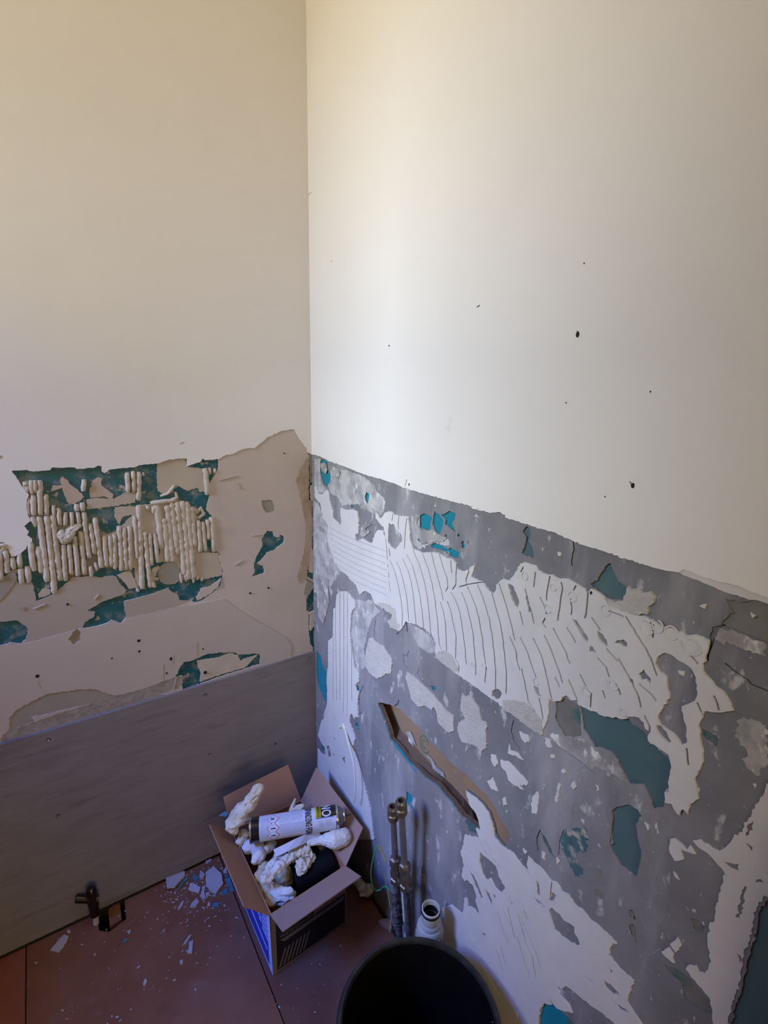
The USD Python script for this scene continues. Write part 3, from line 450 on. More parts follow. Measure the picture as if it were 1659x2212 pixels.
G2 = ['S 140,20 150,110', 'S 150,160 215,310 255,480 285,640 300,800 295,950', 'S 230,180 270,260 310,400 345,560 355,640 370,780 378,890', 'S 300,140 365,270 410,430 430,580 445,720 460,860 465,930', 'S 350,90 420,220 470,400 510,580 540,800 550,900 555,980',
 'S 430,40 500,200 555,380 600,600 620,780 635,980 645,1050', 'S 545,90 610,260 655,430 690,620 715,820 730,1000 738,1150 765,1220', 'S 645,60 690,240 740,420 770,540 790,640', 'S 755,660 790,760 815,900 825,1100 830,1250', 'S 745,90 790,250 835,370 845,480 820,530', 'S 840,650 880,760 905,900 925,980 945,1080 935,1330 980,1420 970,1500',
 'S 880,160 890,310', 'S 880,540 940,640 980,750 1010,900 1030,1060 1050,1200 1065,1400', 'S 950,190 940,450 900,510', 'S 1010,540 1070,690 1110,860 1145,1030 1160,1200 1180,1400 1175,1530', 'S 1080,470 1140,610 1190,740 1230,920 1260,1100 1280,1300 1305,1440 1285,1620', 'S 1200,450 1240,540 1290,680 1345,880 1380,1080 1400,1280 1415,1450 1415,1750',
 'S 1375,560 1420,720 1470,900 1500,1080 1525,1280 1545,1480 1540,1750', 'S 980,480 1075,450 1060,400 1095,300 1100,200', 'S 1075,450 1200,430 1270,425', 'T 130,440 190,610 240,780 290,980 320,1110', 'U 260,240 330,400 345,530 380,640', 'U 400,620 430,750 460,900 480,1010 560,1130', 'U 385,250 460,400 510,550 550,660 575,730', 'U 610,970 640,1120 655,1220', 'U 540,260 630,450 680,620 715,770 740,900 765,1000',
 'U 670,220 750,390 800,520 850,650 890,790', 'U 780,140 850,280 930,420 950,500 980,560', 'U 800,720 855,840', 'U 940,130 1000,220 1045,310', 'U 960,750 1010,860 1070,1000', 'U 1100,690 1170,830 1235,920 1220,1080', 'T 1240,840 1340,990', 'U 1310,490 1410,600 1450,720', 'U 1370,880 1400,970', 'V 90,380 220,530', 'V 230,500 290,600 390,780 470,950 500,1080', 'V 540,1180 600,1300 600,1380', 'V 200,780 260,930', 'V 320,0 440,200', 'U 1530,780 1580,930',
 'T 565,300 545,480', 'T 740,350 705,520 700,640', 'T 875,420 890,490 860,680 830,880', 'T 985,620 1000,720 990,810', 'T 1195,540 1175,780 1155,850', 'T 1050,460 1020,520', 'T 420,240 390,300', 'T 620,600 680,720', 'T 680,850 650,910 690,960', 'T 440,500 465,580 490,770 520,770 550,910', 'T 380,770 420,930', 'X 960,720 950,800', 'X 1035,745 1025,830 1030,900', 'X 1130,770 1110,900 1100,1130', 'X 915,1130 930,1220', 'V 650,90 640,250', 'V 1060,420 1180,560', 'V 440,200 560,380 640,560 690,700', 'V 480,800 600,900 680,1000', 'T 1440,760 1620,830', 'J 870,520 890,690', 'V 1170,1020 1250,1190', 'V 1370,940 1430,1110']
adhesive(F2, H2, G2)
obj('rough_adhesive_patch', on(MR, extr(poly(right_uv('G 290,480 370,510 510,530 565,590 490,690 480,770 400,780 300,760 200,720 100,680 40,600 110,620 150,640 240,625'), .0014), .0030, .0070, .0008)), ADR_ROUGH, WR)
obj('rough_adhesive_patch', on(MR, extr(poly(right_uv('S 690,1320 700,1260 800,1230 900,1290 960,1420 980,1500 900,1480'), .0012), .0030, .0072, .0008)), ADR_ROUGH, WR)
obj('rough_adhesive_patch', on(MR, extr(poly(right_uv('U 180,1090 170,1000 260,990 400,1000 480,1030 570,1140 660,1230 640,1415 500,1330 300,1180'), .0014), .0030, .0074, .0008)), ADR_ROUGH, WR)
obj('rough_adhesive_patch', on(MR, extr(poly(right_uv('Y 740,350 840,330 930,360 990,420 1010,560 1060,620 1000,660 930,640 900,560 960,480 900,450 840,410'), .0014), .0030, .0068, .0008)), ADR_ROUGH, WR)
C3 = 'Y 280,250 320,195 410,205 460,270 500,320 510,390 480,420 460,470 450,640 445,700 460,870 480,980 500,1110 550,1190 550,1280 505,1325 525,1390 550,1400 530,1560 a 650,360 600,345 590,400 540,290 515,340 510,440 560,560 600,700 560,830 650,1100 740,1420 850,1850 900,2300 0,2300 0,850 40,920 120,960 110,830 60,770 0,640 60,400 100,360 95,300 130,200 Y 165,1540 170,1400 160,1240 180,1080 180,800 235,740 240,560 245,410 270,400'
G3 = ['Y 325,190 325,700 325,1500', 'Y 370,190 370,800 365,1659', 'Y 415,205 412,800 410,1700', 'Y 268,410 275,900 285,1500', 'Y 245,700 240,1500', 'Y 463,860 465,1500']
adhesive(C3, ['a 240,340 280,370 265,390', 'a 385,1010 430,980 440,1130 400,1060', 'a 225,640 280,700 260,730', 'a 130,820 180,810 215,960 170,1000', 'a 230,930 265,940 250,985'], G3, w=.0011)
lift = 0.0
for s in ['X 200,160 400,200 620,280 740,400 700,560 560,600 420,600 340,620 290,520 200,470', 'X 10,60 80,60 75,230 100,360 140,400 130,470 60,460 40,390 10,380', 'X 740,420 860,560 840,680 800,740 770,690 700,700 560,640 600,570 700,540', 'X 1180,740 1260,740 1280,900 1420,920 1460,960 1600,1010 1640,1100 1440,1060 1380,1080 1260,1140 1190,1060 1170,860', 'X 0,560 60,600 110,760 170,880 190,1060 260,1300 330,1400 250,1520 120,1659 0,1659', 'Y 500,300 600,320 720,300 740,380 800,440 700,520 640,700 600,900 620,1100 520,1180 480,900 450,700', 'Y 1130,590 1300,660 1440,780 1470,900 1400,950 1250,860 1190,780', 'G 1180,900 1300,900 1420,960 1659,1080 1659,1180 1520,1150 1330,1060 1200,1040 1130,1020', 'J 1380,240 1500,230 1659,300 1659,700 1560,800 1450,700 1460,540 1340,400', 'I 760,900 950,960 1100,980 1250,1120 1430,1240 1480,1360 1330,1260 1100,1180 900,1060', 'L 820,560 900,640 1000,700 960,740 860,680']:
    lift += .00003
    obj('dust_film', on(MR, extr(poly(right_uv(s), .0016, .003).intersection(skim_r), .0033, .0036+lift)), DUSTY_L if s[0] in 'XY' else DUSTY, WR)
for s in ['Y 640,880 670,760 690,760 720,750 730,780 780,820 840,850 900,950 940,1000 945,1080 930,1190 880,1180 830,1220 760,1245 680,1180 630,1100 620,980', 'H 880,590 950,640 1100,780 1200,900 1280,970 1280,1100 1240,1110 1150,1030 1130,920 1110,890 1090,920 1040,880 980,890 920,830 900,750 870,640', 'H 1350,770 1380,800 1430,790 1460,850 1500,900 1520,1000 1570,1020 1560,1120 1560,1240 1520,1270 1480,1230 1400,1200 1350,1190 1310,1090 1320,1020 1380,990 1340,900']:
    adhesive(s, material=ADR_ROUGH, name='rough_adhesive_patch', d=.0058)
for s in ['I 350,1160 420,1170 500,1250 600,1360 580,1390 520,1380 560,1430 480,1390 420,1340 400,1260 360,1220', 'I 430,1010 440,1070 500,1090 560,1160 500,1130 440,1110 415,1100 425,1050', 'I 520,900 600,940 610,1000 580,1010 540,970', 'I 750,960 800,980 815,1050 780,1050 750,1000', 'I 870,1365 895,1380 860,1540 835,1520', 'I 990,1360 1020,1350 1035,1400 1010,1425 980,1390', 'I 900,1240 925,1240 940,1270 920,1285 895,1260', 'I 1200,1380 1230,1390 1235,1430 1210,1440 1220,1410', 'I 640,1480 690,1440 700,1500 680,1640 630,1640 625,1540', 'I 265,1110 310,1110 330,1200 300,1220 270,1170', 'I 230,1350 290,1320 310,1390 330,1440 270,1420', 'I 370,1500 400,1490 410,1560 380,1570', 'I 800,1110 840,1110 840,1145 800,1140',
  'J 700,1430 740,1420 800,1460 870,1530 900,1490 960,1580 890,1560 800,1520 840,1630 750,1650 700,1570 690,1540', 'M 715,880 760,850 790,840 830,900 820,940 840,985 760,930', 'M 795,810 860,750 900,820 850,890', 'M 960,1000 1030,1000 1060,1060 1000,1060 960,1030', 'M 800,0 890,0 920,50 850,70', 'M 820,160 850,180 880,240 840,210', 'J 440,1260 490,1290 480,1350', 'L 605,195 640,230 630,250 610,225', 'L 765,220 800,240 795,300 765,270', 'L 890,270 920,310 900,340', 'G 990,680 1070,660 1050,710', 'G 1500,740 1560,780 1520,800', 'G 780,1320 850,1330 840,1380 790,1350', 'E 1130,600 1150,590', 'X 90,110 130,105 160,130 165,190 150,240 115,220 88,160', 'F 865,790 900,800 900,830 870,830', 'X 690,640 770,690 760,740 700,700', 'X 590,850 700,840 620,900 690,920 600,1000 560,960', 'X 200,150 310,180 330,220 300,300 240,270 230,210', 'X 1170,730 1260,750 1240,840 1290,900 1360,940 1420,900 1470,950 1600,1000 1560,1050 1440,1050 1300,1080 1220,930 1190,820', 'Y 60,10 180,60 190,330 120,600 60,500 40,200', 'X 70,860 120,900 130,940 80,920']:
    pts = right_uv(s)
    lift += .000025
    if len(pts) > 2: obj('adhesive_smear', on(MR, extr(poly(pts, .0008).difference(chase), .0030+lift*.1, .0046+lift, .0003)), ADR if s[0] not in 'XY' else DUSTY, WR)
for s, r in [('T 440,345', .0072), ('T 780,485', .0060), ('T 1010,590', .0085), ('T 715,735', .0075), ('V 570,125', .0105), ('V 690,110', .0095), ('V 865,190', .0095), ('V 1115,355', .0115), ('U 1175,890', .0075), ('U 1500,815', .0080), ('U 575,775', .0060), ('T 1410,750', .0085), ('S 1280,1415', .0055), ('S 1145,1400', .0040), ('U 530,1190', .0055), ('V 290,1140', .006), ('S 850,80', .004)]:
    u, v = right_uv(s)[0]; a0 = rng.uniform(0, 6)
    obj('adhesive_dab_ring', on(MR, extr(affinity.translate(affinity.scale(ring2(r*.78, r, a0, a0+5.6), 1, 1.05), u, v), .0060, .0078, .0003)), ADR, WR)
L9 = 'L 110,80 230,110 K 1060,1040 1170,1120 1230,1180 1290,1260 1330,1380 L 370,110 420,170 520,230 600,340 650,390 660,410 640,330 650,260 720,330 770,370 850,470 900,490 940,560 1000,590 1060,680 1120,720 1180,800 1250,850 1300,900 1400,990 1410,1010 1370,1000 1340,1100 1450,1230 1560,1320 1520,1420 1500,1500 1560,1600 1700,1800 1500,1800 1340,1640 1200,1540 1050,1420 980,1370 950,1390 900,1370 920,1440 1000,1520 1030,1600 900,1560 840,1480 850,1530 790,1510 750,1580 740,1706 740,1900 300,1900 -60,1200 -80,700 0,680 80,750 100,720 105,620 130,630 140,690 190,710 240,770 200,640 210,600 180,510 130,470 110,480 85,440 100,330 75,220 100,160'
H9 = ['L 240,230 290,270 380,350 400,430 455,530 420,580 370,530 330,450 290,460 260,400 240,320', 'L 850,700 920,750 960,810 1045,860 1045,900 1095,1010 1060,1020 950,950 880,890 860,830 830,730', 'L 150,380 190,430 230,520 265,610 250,625 210,540 165,430', 'L 280,530 320,580 355,680 340,680 300,600', 'L 350,585 375,600 370,635', 'L 485,615 520,660 515,675', 'L 700,605 760,650 800,690 790,700 720,650', 'L 730,470 745,500 760,595 735,590', 'L 260,905 290,930 290,950 265,935', 'L 1290,1310 1360,1350 1430,1430 1390,1440 1310,1370', 'L 860,570 890,590 870,650 840,640', 'L 140,900 165,930 225,1035', 'L 1140,1260 1200,1320 1215,1350 1170,1310', 'L 1350,1210 1375,1240 1360,1250', 'L 545,1580 585,1640 580,1655', 'L 1350,1470 1440,1530 1520,1590 1450,1570']
G9 = ['L 480,700 540,960', 'L 440,720 500,860', 'L 590,780 650,920 720,1080 770,1235', 'L 570,760 630,980 690,1120 720,1290', 'L 560,950 620,1150 670,1290', 'L 620,720 655,810', 'L 175,1040 260,1180 330,1310 410,1450', 'L 140,720 210,830', 'L 855,480 840,640', 'L 390,740 480,1000', 'L 230,110 300,250', 'L 280,120 340,220', 'L 360,280 420,360', 'L 420,1040 460,1180', 'L 380,1050 440,1250', 'L 170,340 240,460']
adhesive(L9, H9, G9, w=.0013, d=.0056)
B10 = right_uv('Z 860,60 797,120 700,330 640,420 590,540 500,600 470,640 390,700 330,670 230,600 160,610 200,660 290,720 380,820 440,900 400,1020 380,1140 350,1290 300,1340 290,1500 320,1660 270,1760 120,1690 100,1720 200,1850 300,1960 330,2080 330,2300 455,2400 490,2212')
g10 = poly(B10 + [(a-.004, b) for a, b in END[::-1][1:]] + right_uv('Z 900,1000'), .0012)
for s in ['Z 430,790 560,810 560,870 470,830', 'Z 700,970 750,940 780,980', 'Z 610,1000 630,1010 570,1280 530,1270', 'Z 540,1580 580,1610 570,1660', 'Z 640,470 690,440 680,520 620,570', 'Z 610,630 680,670 670,700']:
    g10 = g10.difference(poly(right_uv(s), .0012))
obj('filler_band', on(MR, extr(g10, .0030, .0045)), ADR, WR, label='pale filler band down the end of the right wall')
obj('worn_teal_smear', on(MR, extr(poly(right_uv('L 960,50 1140,30 1150,130 1140,230 1080,230 1060,290 1120,380 1050,440 1000,330 930,200 920,120'), .002), .0030, .0040)), TEAL_WORN, WR)
for s in ['L 1225,370 1275,380 1280,450 1250,470 1220,420', 'L 1210,550 1260,540 1290,590 1270,630 1220,610', 'L 1510,720 1545,740 1550,800 1520,780', 'L 1515,850 1560,860 1565,990 1540,950']:
    obj('dark_scrape', on(MR, extr(poly(right_uv(s), .001), .0030, .0038)), DARKGREY, WR)
for s, r in [('p 1253,723', .0034), ('p 845,747', .0018), ('p 1372,1048', .003), ('p 720,565', .0012), ('p 1039,662', .0012), ('p 1267,570', .001), ('p 1228,870', .001), ('p 1312,1072', .001), ('p 1410,846', .001), ('p 888,1046', .0022), ('T 1232,545', .0022), ('T 697,782', .0018)]:
    u, v = right_uv(s)[0]
    obj('wall_plug', on(MR, extr(affinity.scale(Point(u, v).buffer(r, 8), .8, 1.2), .0050, .0072 if s[0] == 'T' else .0058)), SHADE_BLACK, WR)
for s in ['p 1366,1040 1374,1052', 'p 1252,716 1256,720', 'E 945,355 960,300', 'p 668,425 676,416', 'p 630,405 655,412', 'p 1035,664 1041,660']:
    obj('paint_scratch', on(MR, extr(LineString(right_uv(s)).buffer(.0009), .0050, .0057)), GREYR, WR)
# the chase: brown board paper at the back, dirty timber ledge below
obj('chase_back', on(MR, extr(sbox(.30, .42, .98, .86), -.0415, -.038)), PAPER, WR, label='brown board paper at the back of the chase')
lz = [(p[1], p[2]) for p in (at(x, y, 0, .036) for x, y in survey('K 165,190 205,240 430,490 600,690 800,905 900,1000 1010,1120 1090,1230 1180,1400'))]
lip = [right_uv(f'K {a}')[0] for a in ['170,240', '290,560', '380,640', '560,850', '770,1020', '900,1170', '1040,1320', '1130,1400', '1215,1480']]
v, f = [], []
for (y, z), (s_, zl) in zip(lz, lip): v += [[.0395, y, z], [.0005, -s_, zl-.002], [.0395, y, z-.05], [.0005, -s_, zl-.05]]
for i in range(len(lz)-1):
    a, b = i*4, i*4+4
    f += [[a, b, a+1], [b, b+1, a+1], [a+1, b+1, a+3], [b+1, b+3, a+3]]
arm = poly(right_uv('K 1010,880 1130,950 1265,1080 1350,1200 1410,1330 1490,1440 1500,1525 1440,1605 1370,1535 1340,1470 1320,1380 1280,1260 1220,1185 1160,1125 1050,1045 1000,980'), .0006)  # shallow filler added because the deep narrow slot end gets no light
obj('board_edge', on(MR, extr(arm, -.0115, -.0022, .0012)), PAPER, WR, label='shallow brown filler added at the lower end of the chase to keep it from going dark')
obj('timber_ledge', (np.array(v), np.array(f)), TIMBER, WR, label='dirty timber along the bottom of the chase')
cu = at(*survey('K 630,590')[0], 0, .037)
mk = unary_union([ring2(.0165, .019, 0.5, 6.0), ring2(.0075, .0098, .9, 5.6)])
obj('green_stamp', on(MR, extr(affinity.translate(affinity.scale(mk, 1.0, 1.25), -cu[1], cu[2]), -.0381, -.0374)), GREENMARK, WR, label='green round stamp on the brown board paper')
for s in ['K 440,470 460,560 520,680 500,560 530,610 480,470', 'K 620,690 680,760 700,840 820,930 800,880 720,800 690,740']:
    pts = [(-p[1], p[2]) for p in (at(x, y, 0, .03) for x, y in survey(s))]
    obj('torn_paper', on(MR, extr(poly(pts, .001), -.036, -.034)), DUSTY, WR)
obj('door_lining', trimesh.creation.box(bounds=[[-.03, -1.50, 0], [0.0, right_uv('Z 770,2070')[0][0]*-1-.012, 1.0]]), PINKWOOD, WR)

# ------------------------------------------------------------------ floor and the rest of the room
FL = thing('floor', 'red-brown boarded floor scattered with plaster dust and chips', kind='structure')
cut = Polygon(floor_uv('O 725,600 790,540 890,478 925,474 940,640 815,735 740,725'))
piece = Polygon(floor_uv('O 806,565 890,500 910,640 818,695'))
for x0, x1, M_ in [(-1.42, -.8595, FLOOR2), (-.8575, -.3475, FLOOR), (-.3455, -.012, FLOOR3)]:
    obj('floor_board', extr(sbox(x0, BACK, x1, -.008).difference(cut), -.018, 0.0, .0006), M_, FL)
obj('cut_floor_piece', extr(piece, -.018, -.001, .0005), FLOOR, FL, label='small sawn piece of board beside the tap pipe')
obj('subfloor', arr(trimesh.creation.box(bounds=[[-1.42, BACK, -.12], [0, 0, -.06]])), SHADE_BLACK, FL)
wo = sbox(WIN_Y[0], WIN_Z[0], WIN_Y[1], WIN_Z[1])
MW = np.array([[0, 0, 1], [1, 0, 0], [0, 1, 0]], float)
m_ = extr(sbox(BACK, -.12, 0, ceil_z).difference(wo), -.14, 0)
obj('wall_window', (m_[0] @ MW.T + [ROOM_X, 0, 0], m_[1]), LOW_BOUNCE, kind='structure', label='window wall coloured dark to cut bounced light, opposite the stripped right wall')
dr = thing('door_1', 'white lined doorway added in the unseen back wall to let the warm fill in', kind='structure')
m_ = extr(sbox(ADDED_DOOR_X[0]-.06, 0, ADDED_DOOR_X[1]+.06, 2.06).difference(sbox(ADDED_DOOR_X[0], -.1, ADDED_DOOR_X[1], 2.0)), -.015, 0); obj('door_frame', on(ML, (m_[0]+[0, 0, -BACK], m_[1])), FRAMEPAINT, dr)
win = thing('window_1', 'white window frame in the deep opening of the window wall', kind='structure')
fr = wo.difference(wo.buffer(-.035, join_style=2))
m_ = extr(fr, -.12, -.08); obj('window_frame', (m_[0] @ MW.T + [ROOM_X, 0, 0], m_[1]), FRAMEPAINT, win)
m_ = extr(sbox(-1.56, -.12, .15, ceil_z).difference(sbox(ADDED_DOOR_X[0], 0, ADDED_DOOR_X[1], 2.0)), 0, .1)
obj('wall_back', on(ML, (m_[0]+[0, 0, -BACK], m_[1])), LOW_BOUNCE, kind='structure', label='back wall behind the camera, coloured dark to cut bounced light')
obj('ceiling', arr(trimesh.creation.box(bounds=[[-1.56, BACK-.1, ceil_z], [.15, .1, ceil_z+.1]])), PAINT, kind='structure', label='plain pale ceiling above the stripped walls')
# ------------------------------------------------------------------ cardboard box
BX = thing('cardboard_box', 'open printed cardboard box full of foam scraps in the corner', 'box')
FLb, FRb, BRb, BLb = [np.array([*p, 0.001]) for p in ((-.331, -.425), (-.108, -.407), (-.113, -.132), (-.334, -.128))]
FLt, FRt, BLt, BRt = np.array([-.330, -.422, .2]), np.array([-.108, -.405, .2]), np.array([-.336, -.126, .2]), np.array([-.117, -.134, .2])
front = obj('front_panel', quad_slab([FRb, FLb, FLt, FRt], .003), KRAFT, BX)
side = obj('side_panel', quad_slab([FLb, BLb, BLt, FLt], .003), KRAFT, BX)
obj('back_panel', quad_slab([BLb, BRb, BRt, BLt], .003), KRAFT, BX)
obj('side_panel', quad_slab([BRb, FRb, FRt, BRt], .003), KRAFT, BX)
obj('bottom_panel', quad_slab([FLb, FRb, BRb, BLb], .003), KRAFT, BX)
def flap(base_a, base_b, out_b, out_a, m): obj('flap', quad_slab([base_a, base_b, out_b, out_a], .0028), m, BX)
flap(FLt, FRt, at(780, 1893, 2, .228), at(610, 2012, 2, .222), KRAFT_PALE)
flap(BLt, FLt, at(527, 1957, 2, .262), at(453, 1781, 2, .268), KRAFT)
flap(BRt, BLt, at(482, 1722, 1, -.085), at(622, 1652, 1, -.085), KRAFT)
flap(FRt, BRt, at(683, 1657, 0, -.055), at(784, 1788, 0, -.030), KRAFT_PALE)
# printed faces
def face_uv(o, u, w, uv, d):
    n = np.cross(u, w); n /= np.linalg.norm(n)
    return lambda m: (np.array([o + a*u + b*w + n*(c+d) for a, b, c in m[0]]), m[1])
uf = (FRb-FLb); wf = (FLt-FLb)     # front face, 0..1 both ways
ff = face_uv(FLb, uf, wf, None, .0001)
def fprint(pts, d, m, name): obj(name, ff(extr(Polygon(pts), 0.0, d)), m, front)
fprint([(0, 0), (1, 0), (1, .03), (.05, .035), (.05, 1), (0, 1)], .0003, GREYPRINT, 'print_border')
fprint([(.055, .035), (.985, .03), (.985, .995), (.055, .995)], .0004, BLACKPRINT, 'black_print')
fprint([(.10, .50), (.16, .44), (.955, .44), (.965, .50)], .0008, GREYPRINT, 'print_stripe')
for i in range(7):
    x = .075+.052*i; fprint([(x, .06), (x+.022, .06), (x+.10, .32), (x+.078, .32)], .0008, GREYPRINT, 'print_hatch')
def ftext(t, h, x0, x1, z0, m, f_, name, parent=front, bold=False, d=.0005):
    tm = meshkit.text_mesh(t, 1.0, .4, bold); v = np.array(tm.vertices); v[:, 0] -= v[:, 0].min(); v[:, 0] *= (x1-x0)/v[:, 0].max()
    v[:, 1] *= h; v[:, 0] += x0; v[:, 1] += z0; v[:, 2] = np.where(v[:, 2] > .2, d+.0004, d-.0001)
    obj(name, f_((v, np.array(tm.faces))), m, parent)
ftext('Waterproofing Membrane', .065, .10, .94, .525, GREYPRINT, ff, 'print_lettering')
ftext('Tile Backer', .08, .10, .46, .63, GREYPRINT, ff, 'print_lettering')
us = (FLb-BLb); ws = (BLt-BLb); fs = face_uv(BLb, us, ws, None, .0001)
def sprint(pts, d, m, name): obj(name, fs(extr(Polygon(pts), 0.0, d)), m, side)
sprint([(.02, .0), (1.0, .0), (1.0, 1.0), (.02, 1.0)], .0004, WHITEPRINT, 'pale_print')
sprint([(.03, .05), (.93, .06), (.93, .98), (.03, .98)], .0008, BLUE, 'blue_print')
sprint([(.30, .30), (.90, .26), (.90, .30), (.30, .36)], .0011, WHITEPRINT, 'print_stripe')
for i in range(6): sprint([(.93, .90-.085*i), (.935, .94-.085*i), (.80, .94-.085*i), (.80, .90-.085*i)], .0012, WHITEPRINT, 'print_lettering')
ftext('tanking', .10, .40, .78, .56, WHITEPRINT, fs, 'print_lettering', side, d=.0010)

# ------------------------------------------------------------------ foam can
c0, c1 = at(541, 1794, 2, .262), at(728, 1764, 2, .270)
ax = c1-c0; CL = np.linalg.norm(ax); ax /= CL; CR_ = .0315
n0 = CAM-(c0+c1)/2; n0 -= ax*(n0 @ ax); n0 /= np.linalg.norm(n0); t0 = np.cross(ax, n0)
CAN = thing('foam_can', 'pale spray can of expanding foam lying across the cardboard box', 'spray can')
body = obj('can_body', lathe([(0, .003), (CR_-.005, .003), (CR_-.002, 0), (CR_, .001), (CR_, CL)], c0, ax, 48), CANLAB, CAN, smooth=40)
def cyl(h0, h1, a0, a1, d, m, name, th=.0003, label=None):
    A = np.linspace(a0, a1, max(2, int((a1-a0)/.12)+1)); v, f = [], []
    for h in (h0, h1):
        for a in A:
            for r in (CR_+d, CR_+d+th): v.append(c0 + ax*h*CL + r*(math.cos(a)*n0 + math.sin(a)*t0))
    k = len(A)
    for j in range(k-1):
        o = [2*j, 2*j+2, 2*k+2*j, 2*k+2*j+2]; f += [[o[0]+1, o[1]+1, o[3]+1], [o[0]+1, o[3]+1, o[2]+1]]
    obj(name, (np.array(v), np.array(f)), m, body, smooth=True, label=label)
def ctext(t, h, size, a_mid, span, m, name, d=.0009, bold=True, parent=None):
    tm = meshkit.text_mesh(t, 1.0, .3, bold); tm = tm.subdivide(); v = np.array(tm.vertices); v[:, 0] -= (v[:, 0].min()+v[:, 0].max())/2
    v[:, 0] *= span/(np.ptp(v[:, 0])); out = []
    for x, y, z in v:
        a = a_mid+x; r = CR_+d+(.0002 if z > .15 else -.0001); out.append(c0 + ax*(h*CL+y*size) + r*(math.cos(a)*n0+math.sin(a)*t0))
    obj(name, (np.array(out), np.array(tm.faces)), m, parent or body)
obj('bottom_rim', lathe([(CR_-.002, -.001), (CR_+.0012, -.001), (CR_+.0012, .004), (CR_, .004)], c0, ax, 48), STEEL, CAN, smooth=30)
obj('top_rim', lathe([(CR_, CL-.003), (CR_+.0014, CL-.003), (CR_+.0014, CL+.002), (CR_-.002, CL+.003)], c0, ax, 48), STEEL, CAN, smooth=30)
obj('shoulder', lathe([(CR_-.001, CL), (.0275, CL+.006), (.022, CL+.014), (.0155, CL+.019)], c0, ax, 48), GREYCAP, CAN, smooth=50)
obj('valve_cup', lathe([(.017, CL+.017), (.018, CL+.020), (.016, CL+.022), (.012, CL+.018), (0, CL+.018)], c0, ax, 32), STEEL, CAN, smooth=40)
obj('valve_stem', lathe([(.005, CL+.018), (.005, CL+.026), (.0022, CL+.027), (.0022, CL+.040), (0, CL+.040)], c0, ax, 16), BLACKGLOSS, CAN, smooth=40)
cyl(.004, .105, -3.14, 3.14, .0001, BLACKGLOSS, 'black_band')
cyl(.755, .995, -2.6, -.12, .0001, BLACKGLOSS, 'black_band')
cyl(.745, .81, -1.9, -.10, .0005, YELLOW, 'yellow_band')
cyl(.75, .96, -.10, -.05, .0003, BLUE, 'blue_line')
cyl(.98, .995, .3, 1.9, .0001, BLUE, 'blue_line')
for h0, h1, a0, a1 in [(.33, .455, -.95, -.22), (.33, .455, -.12, .75), (.47, .60, -.95, -.25), (.46, .62, -.10, .72), (.78, .83, .12, .62), (.855, .93, .10, .55), (.12, .24, -.8, .8)]:
    cyl(h0, h1, a0, a1, .0002, CANGREY, 'small_print')
for a in (-.62, .12, .68):
    for s_, m_, d_ in ((.017, REDLINE, .0005), (.0145, CANLAB, .0009)):
        P_ = [(0, s_), (s_, 0), (0, -s_), (-s_, 0)]
        P_ = rag(P_, .004, 0); v = [c0 + ax*(.265*CL) + (CR_+d_)*(math.cos(a)*n0+math.sin(a)*t0)] + [c0 + ax*(.265*CL+y) + (CR_+d_)*(math.cos(a+x/CR_)*n0+math.sin(a+x/CR_)*t0) for x, y in P_]
        hz = obj('hazard_diamond', (np.array(v), np.array([[0, (j+1) % len(P_)+1, j+1] for j in range(len(P_))])), m_, CAN) if m_ is REDLINE else obj('diamond_centre', (np.array(v), np.array([[0, (j+1) % len(P_)+1, j+1] for j in range(len(P_))])), m_, hz0)
        hz0 = hz if m_ is REDLINE else hz0
    ctext('!' if a > 0 else 'x', .265-.006/CL, .012, a, .10 if a > 0 else .22, BLACKGLOSS, 'hazard_symbol', .0012, parent=hz0)
ctext('EXPANDING FOAM', .668-.018/CL*.5, .0165, -.02, 2.75, BLACKGLOSS, 'can_lettering')
ctext('NONSENSE', .762, .0095, -.72, 1.2, BLACKGLOSS, 'can_lettering', .0011)
ctext('NO', .825, .024, -.72, 1.15, CANLAB, 'can_lettering', .0011)

# ------------------------------------------------------------------ foam scraps and other things in the box
def foam(name, label, s, z, radii, m, seed, cat='foam scrap', amp=.0075, freq=46., group=None, dx=0.0):
    zs = z if isinstance(z, (list, tuple)) else [z]*len(radii)
    ch = [(at(x, y, 2, zz)+[dx, 0, 0], r) for (x, y), r, zz in zip(survey(s), radii, zs)]
    if len(ch) == 1: ch = ch*2
    obj(name, lump(ch, seed, .004, amp, freq, 2), m, smooth=True, label=label, cat=cat, group=group)
foam('foam_scrap', 'large cream foam lump leaning on the orange back flap', 'N 540,430 515,470 470,540 420,610 350,680 300,750 320,800', [.335, .325, .30, .285, .275, .265, .25], [.014, .016, .021, .025, .026, .022, .013], FOAM, 11)
foam('foam_scrap', 'small cream foam lump under the base end of the spray can', 'N 400,850 370,900', [.215, .21], [.016, .014], FOAM, 12)
foam('foam_scrap', 'square white foam lump against the left box flap', 'N 420,960 500,940 520,1040 480,1080', .205, [.018, .020, .020, .013], FOAM_W, 13, amp=.004, dx=.006)
foam('foam_scrap', 'little cream foam nub below the middle of the can', 'N 650,930 610,970', .205, [.014, .013], FOAM, 14, amp=.003)
foam('foam_scrap', 'forked white foam lump in the middle of the box', 'N 730,1010 680,1080 640,1150 600,1240 640,1190 760,1090 850,1020', [.21, .215, .22, .22, .22, .215, .21], [.011, .013, .015, .014, .015, .015, .012], FOAM_W, 15)
foam('foam_scrap', 'craggy cream foam lump beside the black tube', 'N 850,1020 930,960 960,1010 990,1060 920,1120 900,1170', [.205, .21, .205, .195, .20, .195], [.018, .018, .019, .016, .020, .010], FOAM, 16, amp=.008, freq=75.)
foam('foam_scrap', 'white foam lump at the front corner of the box', 'N 630,1330 720,1380 810,1380 690,1430', [.165, .165, .17, .15], [.017, .020, .019, .016], FOAM_W, 17)
